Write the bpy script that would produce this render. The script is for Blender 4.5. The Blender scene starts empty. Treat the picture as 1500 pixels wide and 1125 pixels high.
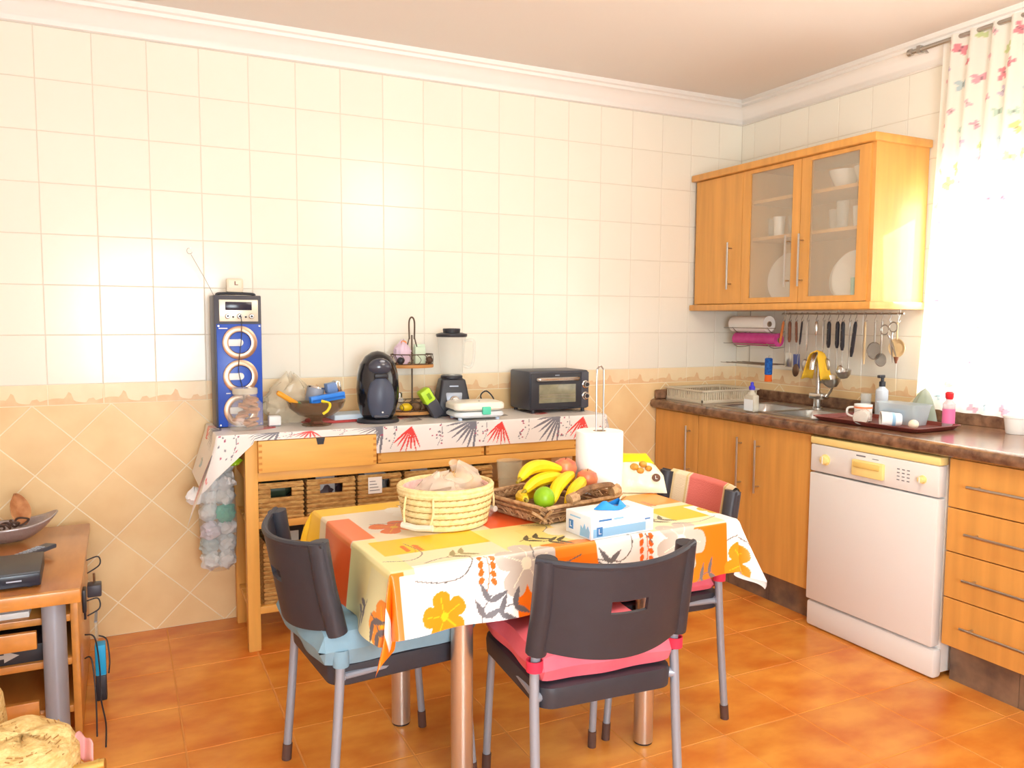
import bpy, bmesh, math, random
import numpy as np
from mathutils import Vector, Matrix, noise
random.seed(7)
SC = bpy.context.scene
COL = SC.collection
PI = math.pi

# ---------------------------------------------------------------- camera
cam_d = bpy.data.cameras.new('camera'); cam = bpy.data.objects.new('camera', cam_d); COL.objects.link(cam)
SC.camera = cam
cam_d.sensor_width = 36.0; cam_d.lens = 36.0*1170.5/1500.0; cam_d.clip_start = 0.05
_yaw, _pitch, _roll = 0.4565, -0.0813, 0.0049
_f = Vector((math.sin(_yaw)*math.cos(_pitch), math.cos(_yaw)*math.cos(_pitch), math.sin(_pitch)))
_r = Vector((math.cos(_yaw), -math.sin(_yaw), 0)); _u = _r.cross(_f)
_r2 = _r*math.cos(_roll)+_u*math.sin(_roll); _u2 = _u*math.cos(_roll)-_r*math.sin(_roll)
_m = Matrix.Identity(4)
for i in range(3):
    _m[i][0] = _r2[i]; _m[i][1] = _u2[i]; _m[i][2] = -_f[i]
_m.translation = (-3.3023, -3.6899, 1.3456)
cam.matrix_world = _m

# ---------------------------------------------------------------- world, lights, exposure
SC.view_settings.view_transform = 'Standard'; SC.view_settings.look = 'None'
SC.view_settings.gamma = 1.0; SC.view_settings.use_curve_mapping = False
SC.view_settings.exposure = 0.12
w = bpy.data.worlds.new('sky'); SC.world = w; w.use_nodes = True
w.node_tree.nodes['Background'].inputs[0].default_value = (0.86, 0.93, 1.0, 1)
w.node_tree.nodes['Background'].inputs[1].default_value = 5.0

def light(name, kind, loc, energy, color=(1, 1, 1), direction=None, **kw):
    d = bpy.data.lights.new(name, kind); o = bpy.data.objects.new(name, d); COL.objects.link(o)
    o.location = loc; d.energy = energy; d.color = color
    for k, v in kw.items(): setattr(d, k, v)
    if direction is not None:
        o.rotation_euler = Vector(direction).to_track_quat('-Z', 'Y').to_euler()
    return o
light('sun', 'SUN', (3, -4, 4), 9.0, (1.0, .95, .86), (-1.0, .40, -.42), angle=0.02)
# daylight through the curtained window and through the window behind the photographer
light('daylight_curtain_window', 'AREA', (0.30, -1.98, 1.52), 15.0, (.84, .94, 1.0), (-1, 0, -.05), shape='RECTANGLE', size=1.35, size_y=.9)
light('daylight_rear_window', 'AREA', (-3.02, -4.86, 1.30), 78.0, (.85, .95, 1.0), (0, 1, 0), shape='RECTANGLE', size=1.15, size_y=1.15)

# ---------------------------------------------------------------- helpers
def lin(c):
    return tuple(((v/255.0)/12.92 if v/255.0 <= .04045 else ((v/255.0+.055)/1.055)**2.4) for v in c)

MATS = {}
def mat(name, rgb, rough=.5, metal=0.0, var=0.0, scale=6.0, stretch=(1, 1, 1), rgb2=None, bump=0.0, bscale=None,
        trans=0.0, alpha=1.0, coat=0.0, rnd=0.0, attr=None, emit=0.0, ior=1.45, sss=0.0, spec=None, detail=4.0, translucent=0.0):
    if name in MATS: return MATS[name]
    m = bpy.data.materials.new(name); m.use_nodes = True; nt = m.node_tree; N = nt.nodes; L = nt.links
    b = N['Principled BSDF']; out = N['Material Output']
    b.inputs['Roughness'].default_value = rough; b.inputs['Metallic'].default_value = metal; b.inputs['IOR'].default_value = ior
    b.inputs['Transmission Weight'].default_value = trans; b.inputs['Alpha'].default_value = alpha
    b.inputs['Coat Weight'].default_value = coat; b.inputs['Coat Roughness'].default_value = .12
    if spec is not None: b.inputs['Specular IOR Level'].default_value = spec
    col = lin(rgb)
    b.inputs['Base Color'].default_value = (*col, 1)
    src = None
    geo = None
    if var > 0 or rgb2 is not None or bump > 0:
        geo = N.new('ShaderNodeNewGeometry'); mp = N.new('ShaderNodeMapping'); mp.inputs['Scale'].default_value = stretch
        L.new(geo.outputs['Position'], mp.inputs['Vector'])
    if var > 0 or rgb2 is not None:
        nz = N.new('ShaderNodeTexNoise'); nz.inputs['Scale'].default_value = scale; nz.inputs['Detail'].default_value = detail
        L.new(mp.outputs[0], nz.inputs['Vector'])
        cr = N.new('ShaderNodeValToRGB'); L.new(nz.outputs['Fac'], cr.inputs[0])
        c2 = lin(rgb2) if rgb2 is not None else tuple(min(1, v*(1-var)) for v in col)
        cr.color_ramp.elements[0].position = .32; cr.color_ramp.elements[1].position = .68
        cr.color_ramp.elements[0].color = (*c2, 1); cr.color_ramp.elements[1].color = (*col, 1)
        src = cr.outputs[0]
    if attr:
        at = N.new('ShaderNodeAttribute'); at.attribute_name = attr; src = at.outputs['Color']
    if rnd > 0:
        oi = N.new('ShaderNodeObjectInfo'); hs = N.new('ShaderNodeHueSaturation')
        mr = N.new('ShaderNodeMapRange'); mr.inputs['To Min'].default_value = 1-rnd; mr.inputs['To Max'].default_value = 1+rnd
        L.new(oi.outputs['Random'], mr.inputs[0]); L.new(mr.outputs[0], hs.inputs['Value'])
        if src: L.new(src, hs.inputs['Color'])
        else: hs.inputs['Color'].default_value = (*col, 1)
        src = hs.outputs[0]
    if src: L.new(src, b.inputs['Base Color'])
    if bump > 0:
        n2 = N.new('ShaderNodeTexNoise'); n2.inputs['Scale'].default_value = bscale or scale*3; n2.inputs['Detail'].default_value = 3
        L.new(mp.outputs[0], n2.inputs['Vector']); bp = N.new('ShaderNodeBump'); bp.inputs['Strength'].default_value = bump; bp.inputs['Distance'].default_value = .01
        L.new(n2.outputs['Fac'], bp.inputs['Height']); L.new(bp.outputs[0], b.inputs['Normal'])
    if emit > 0:
        b.inputs['Emission Strength'].default_value = emit; b.inputs['Emission Color'].default_value = (*col, 1)
    if translucent > 0:
        tl = N.new('ShaderNodeBsdfTranslucent'); mx = N.new('ShaderNodeMixShader'); mx.inputs[0].default_value = translucent
        if src: L.new(src, tl.inputs['Color'])
        else: tl.inputs['Color'].default_value = (*col, 1)
        L.new(b.outputs[0], mx.inputs[1]); L.new(tl.outputs[0], mx.inputs[2]); L.new(mx.outputs[0], out.inputs['Surface'])
    MATS[name] = m
    return m

def clear_glass(name, rgb, alpha, rough=.05):
    """thin clear sheet: mostly see-through with a glossy film (no refraction)"""
    if name in MATS: return MATS[name]
    m = bpy.data.materials.new(name); m.use_nodes = True; nt = m.node_tree; N = nt.nodes; L = nt.links
    b = N['Principled BSDF']; out = N['Material Output']
    b.inputs['Base Color'].default_value = (*lin(rgb), 1); b.inputs['Roughness'].default_value = rough
    tr = N.new('ShaderNodeBsdfTransparent'); mx = N.new('ShaderNodeMixShader'); mx.inputs[0].default_value = alpha
    L.new(tr.outputs[0], mx.inputs[1]); L.new(b.outputs[0], mx.inputs[2]); L.new(mx.outputs[0], out.inputs['Surface'])
    MATS[name] = m
    return m

def TR(x=0, y=0, z=0, rx=0, ry=0, rz=0, s=None):
    M = Matrix.Translation((x, y, z)) @ Matrix.Rotation(rz, 4, 'Z') @ Matrix.Rotation(ry, 4, 'Y') @ Matrix.Rotation(rx, 4, 'X')
    if s: M = M @ Matrix.Diagonal((*s, 1))
    return M

def cr(pts, k=6, closed=False):
    """Catmull-Rom through points"""
    P = [Vector(p) for p in pts]; n = len(P); out = []
    rng = range(n if closed else n-1)
    for i in rng:
        if closed: a, b, c, d = P[(i-1) % n], P[i], P[(i+1) % n], P[(i+2) % n]
        else: a, b, c, d = P[max(i-1, 0)], P[i], P[i+1], P[min(i+2, n-1)]
        for j in range(k):
            t = j/k
            out.append(.5*((2*b)+(c-a)*t+(2*a-5*b+4*c-d)*t*t+(3*b-a-3*c+d)*t**3))
    if not closed: out.append(P[-1])
    return out

class B:
    def __init__(s): s.bm = bmesh.new()
    def _v(s, pts, M=None):
        return [s.bm.verts.new((M @ Vector(p)) if M else p) for p in pts]
    def box(s, x0, x1, y0, y1, z0, z1, bev=0.0, M=None, seg=2):
        v = s._v([(x0, y0, z0), (x1, y0, z0), (x1, y1, z0), (x0, y1, z0), (x0, y0, z1), (x1, y0, z1), (x1, y1, z1), (x0, y1, z1)], M)
        fs = [s.bm.faces.new([v[i] for i in q]) for q in ((0, 3, 2, 1), (4, 5, 6, 7), (0, 1, 5, 4), (1, 2, 6, 5), (2, 3, 7, 6), (3, 0, 4, 7))]
        if bev > 0:
            es = list({e for f in fs for e in f.edges})
            bmesh.ops.bevel(s.bm, geom=es, offset=bev, segments=seg, affect='EDGES', profile=.5)
        return s
    def ring(s, c, u, v, r, n, r2=None):
        r2 = r if r2 is None else r2
        return [s.bm.verts.new(c+u*(r*math.cos(2*PI*i/n))+v*(r2*math.sin(2*PI*i/n))) for i in range(n)]
    def skin(s, rings, closed=False, cap=True):
        n = len(rings[0]); m = len(rings)
        for a in range(m if closed else m-1):
            A, Bb = rings[a], rings[(a+1) % m]
            for i in range(n):
                j = (i+1) % n
                s.bm.faces.new((A[i], A[j], Bb[j], Bb[i]))
        if cap and not closed:
            s.bm.faces.new(rings[0][::-1]); s.bm.faces.new(rings[-1])
        return s
    def cyl(s, a, b, r, r2=None, n=16, cap=True):
        a = Vector(a); b = Vector(b); d = (b-a).normalized()
        u = d.orthogonal().normalized(); v = d.cross(u)
        s.skin([s.ring(a, u, v, r, n), s.ring(b, u, v, r if r2 is None else r2, n)], cap=cap)
        return s
    def tube(s, pts, r, n=8, closed=False, cap=True):
        P = [Vector(p) for p in pts]; m = len(P); rings = []
        u = None
        for i in range(m):
            if closed: d = (P[(i+1) % m]-P[i-1])
            else: d = P[min(i+1, m-1)]-P[max(i-1, 0)]
            d.normalize()
            if u is None: u = d.orthogonal().normalized()
            else:
                u = u-d*u.dot(d)
                u = d.orthogonal().normalized() if u.length < 1e-5 else u.normalized()
            rr = r[i] if isinstance(r, (list, tuple)) else r
            rings.append(s.ring(P[i], u, d.cross(u), rr, n))
        return s.skin(rings, closed=closed, cap=cap)
    def lathe(s, prof, n=24, M=None, ell=(1, 1), cap=(True, True)):
        rings = []
        for r, z in prof:
            r = max(r, 1e-4)
            rings.append(s._v([(r*ell[0]*math.cos(2*PI*i/n), r*ell[1]*math.sin(2*PI*i/n), z) for i in range(n)], M))
        s.skin(rings, cap=False)
        if cap[0]: s.bm.faces.new(rings[0][::-1])
        if cap[1]: s.bm.faces.new(rings[-1])
        return s
    def ball(s, c, rx, ry=None, rz=None, n=16, m=10, M=None):
        ry = rx if ry is None else ry; rz = rx if rz is None else rz
        prof = [(math.sin(PI*j/m), -math.cos(PI*j/m)) for j in range(m+1)]
        T = Matrix.Translation(c) @ (M if M else Matrix.Identity(4)) @ Matrix.Diagonal((rx, ry, rz, 1))
        return s.lathe(prof, n, T)
    def prism(s, poly, z0, z1, M=None):
        a = s._v([(x, y, z0) for x, y in poly], M); b = s._v([(x, y, z1) for x, y in poly], M)
        n = len(poly)
        for i in range(n):
            j = (i+1) % n
            s.bm.faces.new((a[i], a[j], b[j], b[i]))
        s.bm.faces.new(a[::-1]); s.bm.faces.new(b)
        return s
    def grid(s, nu, nv, fn):
        V = [[s.bm.verts.new(fn(i/nu, j/nv)) for i in range(nu+1)] for j in range(nv+1)]
        for j in range(nv):
            for i in range(nu):
                s.bm.faces.new((V[j][i], V[j][i+1], V[j+1][i+1], V[j+1][i]))
        return s
    def done(s, name, m, parent=None, smooth=True, loc=None, angle=35, solid=0.0):
        bmesh.ops.recalc_face_normals(s.bm, faces=s.bm.faces)
        me = bpy.data.meshes.new(name); s.bm.to_mesh(me); s.bm.free()
        if smooth:
            me.polygons.foreach_set('use_smooth', [True]*len(me.polygons))
            me.set_sharp_from_angle(angle=math.radians(angle))
        me.materials.append(m)
        return link(name, me, parent, loc, solid)

def link(name, me, parent=None, loc=None, solid=0.0):
    o = bpy.data.objects.new(name, me); COL.objects.link(o)
    if parent: o.parent = parent
    if loc: o.location = loc
    if solid:
        md = o.modifiers.new('thickness', 'SOLIDIFY'); md.thickness = solid; md.offset = 0
    return o

def tag(o, label, cat, group=None):
    o['label'] = label; o['category'] = cat
    if group: o['group'] = group
    return o
def thing(name, label, cat, loc=(0, 0, 0), rz=0.0, group=None, rx=0.0, ry=0.0):
    o = bpy.data.objects.new(name, None); COL.objects.link(o); o.empty_display_size = .05
    o.location = loc; o.rotation_euler = (rx, ry, rz)
    return tag(o, label, cat, group)
def struct(o):
    o['kind'] = 'structure'; return o
def copy_tree(o, parent=None):
    c = o.copy(); COL.objects.link(c)
    if parent: c.parent = parent
    for ch in o.children: copy_tree(ch, c)
    return c
def text(name, body, size, m, parent, M, depth=.0004):
    cu = bpy.data.curves.new(name, 'FONT'); cu.body = body; cu.size = size; cu.extrude = depth; cu.align_x = 'CENTER'; cu.align_y = 'CENTER'
    t = bpy.data.objects.new(name, cu); me = bpy.data.meshes.new_from_object(t)
    bpy.data.objects.remove(t); me.materials.clear(); me.materials.append(m); me.transform(M)
    return link(name, me, parent)

def blurred_print(w_, h_, m, parent, M):
    """a word too small to read in the photograph: one raised bar of print"""
    return B().box(-w_/2, w_/2, -h_/2, h_/2, -.0003, .0004, M=M).done('small_print', m, parent, smooth=False)

# print raster: vectorised colouring of a dense sheet
class Print:
    def __init__(s, X, Y, base):
        s.X, s.Y = X, Y; s.C = np.empty((len(X), 4)); s.C[:] = (*lin(base), 1)
    def put(s, mask, c):
        s.C[mask] = (*lin(c), 1)
    def rect(s, x0, x1, y0, y1, c): s.put((s.X > x0) & (s.X < x1) & (s.Y > y0) & (s.Y < y1), c)
    def ell(s, cx, cy, a, b, ang, c):
        dx, dy = s.X-cx, s.Y-cy; u = dx*math.cos(ang)+dy*math.sin(ang); v = -dx*math.sin(ang)+dy*math.cos(ang)
        s.put((u/a)**2+(v/b)**2 < 1, c)
    def leaf(s, x, y, Ln, wd, ang, c):
        dx, dy = s.X-x, s.Y-y; u = (dx*math.cos(ang)+dy*math.sin(ang))/Ln; v = -dx*math.sin(ang)+dy*math.cos(ang)
        s.put((u > 0) & (u < 1) & (np.abs(v) < wd*2*np.sqrt(np.clip(u, 0, 1))*(1-u)), c)
    def frond(s, x, y, Ln, wd, ang, c):
        dx, dy = s.X-x, s.Y-y; u = (dx*math.cos(ang)+dy*math.sin(ang))/Ln; v = -dx*math.sin(ang)+dy*math.cos(ang)
        s.put((u > 0) & (u < 1) & (np.abs(v) < wd*4*np.clip(u, .06, 1)*(1-u)), c)
    def petal(s, x, y, Ln, wd, ang, c):
        dx, dy = s.X-x, s.Y-y; u = (dx*math.cos(ang)+dy*math.sin(ang))/Ln; v = -dx*math.sin(ang)+dy*math.cos(ang)
        s.put((u > 0) & (u < 1) & (np.abs(v) < wd*np.sqrt(np.clip(u, 0, 1))*np.sqrt(np.clip(1-u**4, 0, 1))), c)
    def line(s, pts, wd, c, k=6):
        P = [(p.x, p.y) for p in cr([(a, b, 0) for a, b in pts], k)]
        for (x0, y0), (x1, y1) in zip(P[:-1], P[1:]):
            dx, dy = x1-x0, y1-y0; L2 = dx*dx+dy*dy+1e-12
            bb = (s.X > min(x0, x1)-wd) & (s.X < max(x0, x1)+wd) & (s.Y > min(y0, y1)-wd) & (s.Y < max(y0, y1)+wd)
            t = np.clip(((s.X-x0)*dx+(s.Y-y0)*dy)/L2, 0, 1)
            s.put(bb & ((s.X-x0-t*dx)**2+(s.Y-y0-t*dy)**2 < wd*wd), c)
    def apply(s, me):
        a = me.color_attributes.new('print', 'FLOAT_COLOR', 'POINT'); a.data.foreach_set('color', s.C.astype(np.float32).ravel())

def sheet(name, pos, nu, nv, m, parent=None):
    """dense grid mesh from an (nv+1, nu+1, 3) array"""
    me = bpy.data.meshes.new(name)
    idx = np.arange((nu+1)*(nv+1)).reshape(nv+1, nu+1)
    q = np.stack([idx[:-1, :-1], idx[:-1, 1:], idx[1:, 1:], idx[1:, :-1]], -1).reshape(-1, 4)
    me.vertices.add(pos.shape[0]*pos.shape[1]); me.vertices.foreach_set('co', pos.reshape(-1, 3).astype(np.float32).ravel())
    me.loops.add(q.size); me.loops.foreach_set('vertex_index', q.ravel().astype(np.int32))
    me.polygons.add(len(q)); me.polygons.foreach_set('loop_start', np.arange(0, q.size, 4, dtype=np.int32))
    me.update(calc_edges=True); me.polygons.foreach_set('use_smooth', [True]*len(q))
    me.materials.append(m)
    return link(name, me, parent), me

# ---------------------------------------------------------------- common materials
M_beech = mat('beech_veneer', (229, 166, 86), .38, var=.16, scale=3.0, stretch=(9, 9, .7), coat=.15)
M_pine = mat('oiled_pine', (238, 180, 92), .5, var=.14, scale=3.5, stretch=(1, 9, 9))
M_pine_v = mat('oiled_pine_upright', (238, 180, 92), .5, var=.14, scale=3.5, stretch=(9, 9, 1))
M_chrome = mat('brushed_chrome', (205, 202, 198), .22, 1.0)
M_steel = mat('stainless_steel', (190, 188, 184), .28, 1.0)
M_black = mat('black_plastic', (46, 46, 53), .42)
M_dkgrey = mat('dark_grey_plastic', (72, 72, 82), .4)
M_white = mat('white_plastic', (238, 238, 236), .35)
M_ivory = mat('yellowed_plastic', (250, 226, 150), .4)
M_silver = mat('silver_paint', (160, 168, 182), .38, .3)
M_darkmetal = mat('dark_wire', (70, 64, 60), .4, .8)
M_wire = mat('chrome_wire', (170, 165, 158), .3, 1.0)
# ================================================================ the room
XL, YF, ZC = -4.72, -4.95, 2.585
M_grout = mat('pale_grout', (222, 215, 200), .8)
M_grout2 = mat('beige_grout', (250, 234, 204), .8)
M_plaster = mat('white_plaster', (240, 236, 230), .8)
M_ceil = mat('ceiling_paint', (238, 232, 226), .9)
M_wtile = mat('glazed_cream_tile', (243, 239, 226), .20, var=.0, bump=.10, bscale=7, rnd=.012, coat=.0, spec=.5)
M_btile = mat('beige_stone_tile', (243, 214, 162), .34, rgb2=(234, 198, 144), scale=5, bump=.03, bscale=20, rnd=.03)
M_border = mat('border_tile', (246, 226, 188), .3, rgb2=(242, 216, 174), scale=10)
M_wave = mat('border_wave_relief', (240, 206, 160), .4, rgb2=(230, 188, 140), scale=18)
M_ftile = mat('terracotta_floor_tile', (238, 162, 72), .28, rgb2=(212, 116, 38), scale=5.0, stretch=(1, 1.6, 1), bump=.06, bscale=12, rnd=.06, detail=6)
M_fgrout = mat('floor_grout', (222, 150, 80), .8)
M_granite = mat('brown_granite', (150, 112, 84), .2, rgb2=(92, 64, 50), scale=26, detail=8, coat=.3)
M_slate = mat('plinth_stone', (150, 122, 98), .4, rgb2=(96, 80, 72), scale=11, detail=7)

floor = struct(B().box(XL-.1, .1, YF-.1, .1, -.1, -.0014).done('floor', M_fgrout, smooth=False))
ceiling = struct(B().box(XL-.1, .1, YF-.1, .1, ZC, ZC+.1).done('ceiling', M_ceil, smooth=False))
wall_back = struct(B().box(XL-.1, .1, .0014, .15, 0, ZC).done('wall_back', M_grout, smooth=False))
wall_left = struct(B().box(XL-.15, XL, YF, .15, 0, ZC).done('wall_left', M_plaster, smooth=False))
WY0, WY1, WZ0, WZ1 = -2.66, -1.258, 1.06, 1.96          # window opening in the right wall
b = B(); x0, x1 = .0014, .22
b.box(x0, x1, YF, WY0, 0, ZC); b.box(x0, x1, WY1, .15, 0, ZC); b.box(x0, x1, WY0, WY1, 0, WZ0); b.box(x0, x1, WY0, WY1, WZ1, ZC)
wall_right = struct(b.done('wall_right', M_grout, smooth=False))
RX0, RX1, RZ0, RZ1 = -3.62, -2.42, .70, 1.90          # rear window, , above the middle of the room
b = B()
b.box(XL, RX0, YF-.15, YF, 0, ZC); b.box(RX1, .1, YF-.15, YF, 0, ZC); b.box(RX0, RX1, YF-.15, YF, 0, RZ0); b.box(RX0, RX1, YF-.15, YF, RZ1, ZC)
wall_front = struct(b.done('wall_front', M_plaster, smooth=False))

def win(name, box, axis):
    a0, a1, z0, z1, d0, d1 = box
    g = .05; fr = B(); mid = (a0+a1)/2
    def bx(bb, p0, p1, q0, q1, e0=d0, e1=d1):
        if axis == 'y': bb.box(e0, e1, p0, p1, q0, q1)
        else: bb.box(p0, p1, e0, e1, q0, q1)
    for p0, p1, q0, q1 in ((a0, a0+g, z0, z1), (a1-g, a1, z0, z1), (mid-g*.7, mid+g*.7, z0+g, z1-g), (a0+g, a1-g, z0, z0+g), (a0+g, a1-g, z1-g, z1)): bx(fr, p0, p1, q0, q1)
    f = struct(fr.done(name, M_white, smooth=False))
    dm = (d0+d1)/2
    for p0, p1 in ((a0+g, mid-g*.7), (mid+g*.7, a1-g)):
        gl = B(); bx(gl, p0, p1, z0+g, z1-g, dm-.002, dm+.002); gl.done('pane', clear_glass('window_glass', (255, 255, 255), .06), f, smooth=False)
    return f
win('window_1', (WY0, WY1, WZ0, WZ1, .13, .18), 'y')
win('window_2', (RX0, RX1, RZ0, RZ1, YF-.12, YF-.07), 'x')

# tile meshes (12 - 30 triangles each), laid proud of the grout
def tile_mesh(name, poly, m, axis, t=.004, ch=.0016, proud=None):
    """poly in wall coordinates (centre at 0); axis 'back' -> faces -y, 'right' -> faces -x, 'floor' -> faces +z"""
    n = len(poly); cx = sum(p[0] for p in poly)/n; cy = sum(p[1] for p in poly)/n
    inn = [(p[0]+(cx-p[0])*ch/max(.02, math.hypot(cx-p[0], cy-p[1]))*1.4, p[1]+(cy-p[1])*ch/max(.02, math.hypot(cx-p[0], cy-p[1]))*1.4) for p in poly]
    def W(p, d):
        if axis == 'back': return (p[0], -d, p[1])
        if axis == 'right': return (-d, -p[0], p[1])
        return (p[0], p[1], d)
    V = [W(p, -.004) for p in poly]+[W(p, t-ch-.004) for p in poly]+[W(p, t-.004) for p in inn]
    F = [[i, (i+1) % n, n+(i+1) % n, n+i] for i in range(n)]+[[n+i, n+(i+1) % n, 2*n+(i+1) % n, 2*n+i] for i in range(n)]+[[2*n+i for i in range(n)]]
    me = bpy.data.meshes.new(name); me.from_pydata(V, [], F); me.materials.append(m)
    bm = bmesh.new(); bm.from_mesh(me); bmesh.ops.recalc_face_normals(bm, faces=bm.faces); bm.to_mesh(me); bm.free()
    return me
def clip(poly, f):
    out = []
    for i in range(len(poly)):
        a, b_ = poly[i], poly[(i+1) % len(poly)]; fa, fb = f(a), f(b_)
        if fa >= 0: out.append(a)
        if fa*fb < 0:
            t = fa/(fa-fb); out.append((a[0]+(b_[0]-a[0])*t, a[1]+(b_[1]-a[1])*t))
    return out
CACHE = {}
def tile(parent, x0, x1, y0, y1, m, axis, t, g=.0014, name='tile'):
    w_, h_ = round(x1-x0, 4), round(y1-y0, 4)
    k = (w_, h_, m.name, axis)
    if k not in CACHE:
        CACHE[k] = tile_mesh(name, [(-w_/2+g, -h_/2+g), (w_/2-g, -h_/2+g), (w_/2-g, h_/2-g), (-w_/2+g, h_/2-g)], m, axis, t)
    c, d = (x0+x1)/2, (y0+y1)/2
    loc = {'back': (c, .004, d), 'right': (.004, -c, d), 'floor': (c, d, 0)}[axis]
    return link(name, CACHE[k], parent, loc)
Z0, TOP = 1.0719, 2.476
XO = -3.5678
rows = [(Z0+.2*j, min(Z0+.2*(j+1), TOP)) for j in range(8) if Z0+.2*j < TOP-.02]
cols = []
x = XO-.2*4
while x < -.01:
    cols.append((x, min(x+.2, 0))); x += .2
for a, c in cols:
    for z0, z1 in rows: tile(wall_back, a, c, z0, z1, M_wtile, 'back', .008)
# right wall: distances measured from the corner along -y
rc = [(0, .10)]+[(.10+.2*i, .30+.2*i) for i in range(6)]
for a, c in rc:
    for z0, z1 in rows:
        if c <= 1.2 or z0 > 1.95: tile(wall_right, a, c, z0, z1, M_wtile, 'right', .008)
        elif -WY1 > a+.02: tile(wall_right, a, -WY1, z0, z1, M_wtile, 'right', .008)
for i in range(7):
    for z0, z1 in rows:
        if z0 > 1.95: tile(wall_right, 1.3+.2*i, 1.5+.2*i, z0, z1, M_wtile, 'right', .008)
# border band with a wave relief
ZB = .989
def wave_poly(w_):
    pts = [(-w_/2, .0)]; n = 22
    for i in range(n+1):
        u = i/n; h = .016+.010*math.sin(u*2*PI*1.0+.6)+(.034 if .30 < u < .46 else 0)*math.sin((u-.30)/.16*PI)+(.014 if .72 < u < .84 else 0)
        pts.append((-w_/2+w_*u, h))
    pts.append((w_/2, 0)); return pts
def border(parent, a, c, axis):
    t = tile(parent, a, c, ZB, Z0, M_border, axis, .008, name='border_tile')
    k = ('wave', round(c-a, 4), axis)
    if k not in CACHE:
        p = [(q[0]*.98, q[1]-(Z0-ZB)/2+.002) for q in wave_poly(c-a)]
        bb = B()
        if axis == 'back': bb.prism(p, .003, .0052, Matrix(((1, 0, 0, 0), (0, 0, -1, 0), (0, 1, 0, 0), (0, 0, 0, 1))))
        else: bb.prism(p, .003, .0052, Matrix(((0, 0, -1, 0), (-1, 0, 0, 0), (0, 1, 0, 0), (0, 0, 0, 1))))
        o = bb.done('wave_relief', M_wave, smooth=False); CACHE[k] = o.data; bpy.data.objects.remove(o)
    link('wave_relief', CACHE[k], t)
for a, c in cols: border(wall_back, a, c, 'back')
for a, c in rc: border(wall_right, a, min(c, 1.25), 'right')
b = B(); b.box(XL, 0, .0010, .0035, 0, Z0); b.done('grout_bed', M_grout2, wall_back, smooth=False)
b = B(); b.box(.0010, .0035, -1.25, 0, .5, Z0); b.done('grout_bed', M_grout2, wall_right, smooth=False)
# tiles laid on the diagonal
H = .1414
full = {}
def diamonds(parent, axis, xa, xb, za, zb, ox, oz, skip=None):
    ms = []
    for i in range(-40, 41):
        for j in range(-12, 12):
            cx = ox+H*i; cz = oz+H*j
            if (i+j) % 2: continue
            if cx+H < xa or cx-H > xb or cz+H < za or cz-H > zb: continue
            if skip and skip(cx, cz): continue
            h = H-.0024
            poly = [(cx-h, cz), (cx, cz-h), (cx+h, cz), (cx, cz+h)]
            inside = cx-H >= xa and cx+H <= xb and cz-H >= za and cz+H <= zb
            if not inside:
                for f in (lambda p: p[0]-xa-.0015, lambda p: xb-.0015-p[0], lambda p: p[1]-za-.0015, lambda p: zb-.0015-p[1]): poly = clip(poly, f) if len(poly) > 2 else poly
                if len(poly) < 3: continue
                ar = abs(sum(poly[k][0]*poly[(k+1) % len(poly)][1]-poly[(k+1) % len(poly)][0]*poly[k][1] for k in range(len(poly))))/2
                if ar < 4e-4: continue
                me = tile_mesh('tile', [(p[0]-cx, p[1]-cz) for p in poly], M_btile, axis, .008)
            else:
                if axis not in full: full[axis] = tile_mesh('tile', [(p[0]-cx, p[1]-cz) for p in poly], M_btile, axis, .008)
                me = full[axis]
            link('tile', me, parent, (cx, .004, cz) if axis == 'back' else (.004, -cx, cz))
# centres: lines x+z=-2.635+.2828k and x-z=-4.33+.2828m
diamonds(wall_back, 'back', XO-.8, 0, 0, ZB, -3.4825+H, .8475, skip=lambda cx, cz: cx > -.40 and cz < .7)
diamonds(wall_right, 'right', 0, 1.25, .90, ZB, .07, .8475)
# floor
fx = [-.628-.316*k for k in range(-2, 14)]; fy = [-.145-.3225*k for k in range(0, 15)]
fxs = sorted([0.0]+[x for x in fx if x < -.05]); fys = [0.0]+fy
for i in range(len(fxs)-1):
    for j in range(len(fys)-1):
        o = tile(floor, fxs[i], fxs[i+1], fys[j+1], fys[j], M_ftile, 'floor', .004, g=.0022)
# cornice
M_corn = mat('cornice_plaster', (250, 248, 245), .7)
prof = [(0, 0), (.012, .004), (.016, .02), (.028, .03), (.045, .052), (.07, .07), (.088, .074), (.090, .088), (.104, .092), (.106, .112), (0, .112)]
def cornice(name, p0, p1, outdir, m0=1, m1=1):
    d = (Vector(p1)-Vector(p0)).normalized(); n = Vector(outdir); bb = B()
    A = [bb.bm.verts.new(Vector(p0)+n*q+d*(q*m0)+Vector((0, 0, h))) for q, h in prof]; C = [bb.bm.verts.new(Vector(p1)+n*q-d*(q*m1)+Vector((0, 0, h))) for q, h in prof]
    bb.skin([A, C]); return struct(bb.done(name, M_corn, angle=50))
zc = ZC-.112
cornice('trim_1', (XL, 0, zc), (0, 0, zc), (0, -1, 0)); cornice('trim_2', (0, 0, zc), (0, YF, zc), (-1, 0, 0))
cornice('trim_3', (0, YF, zc), (XL, YF, zc), (0, 1, 0)); cornice('trim_4', (XL, YF, zc), (XL, 0, zc), (1, 0, 0))
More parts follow.
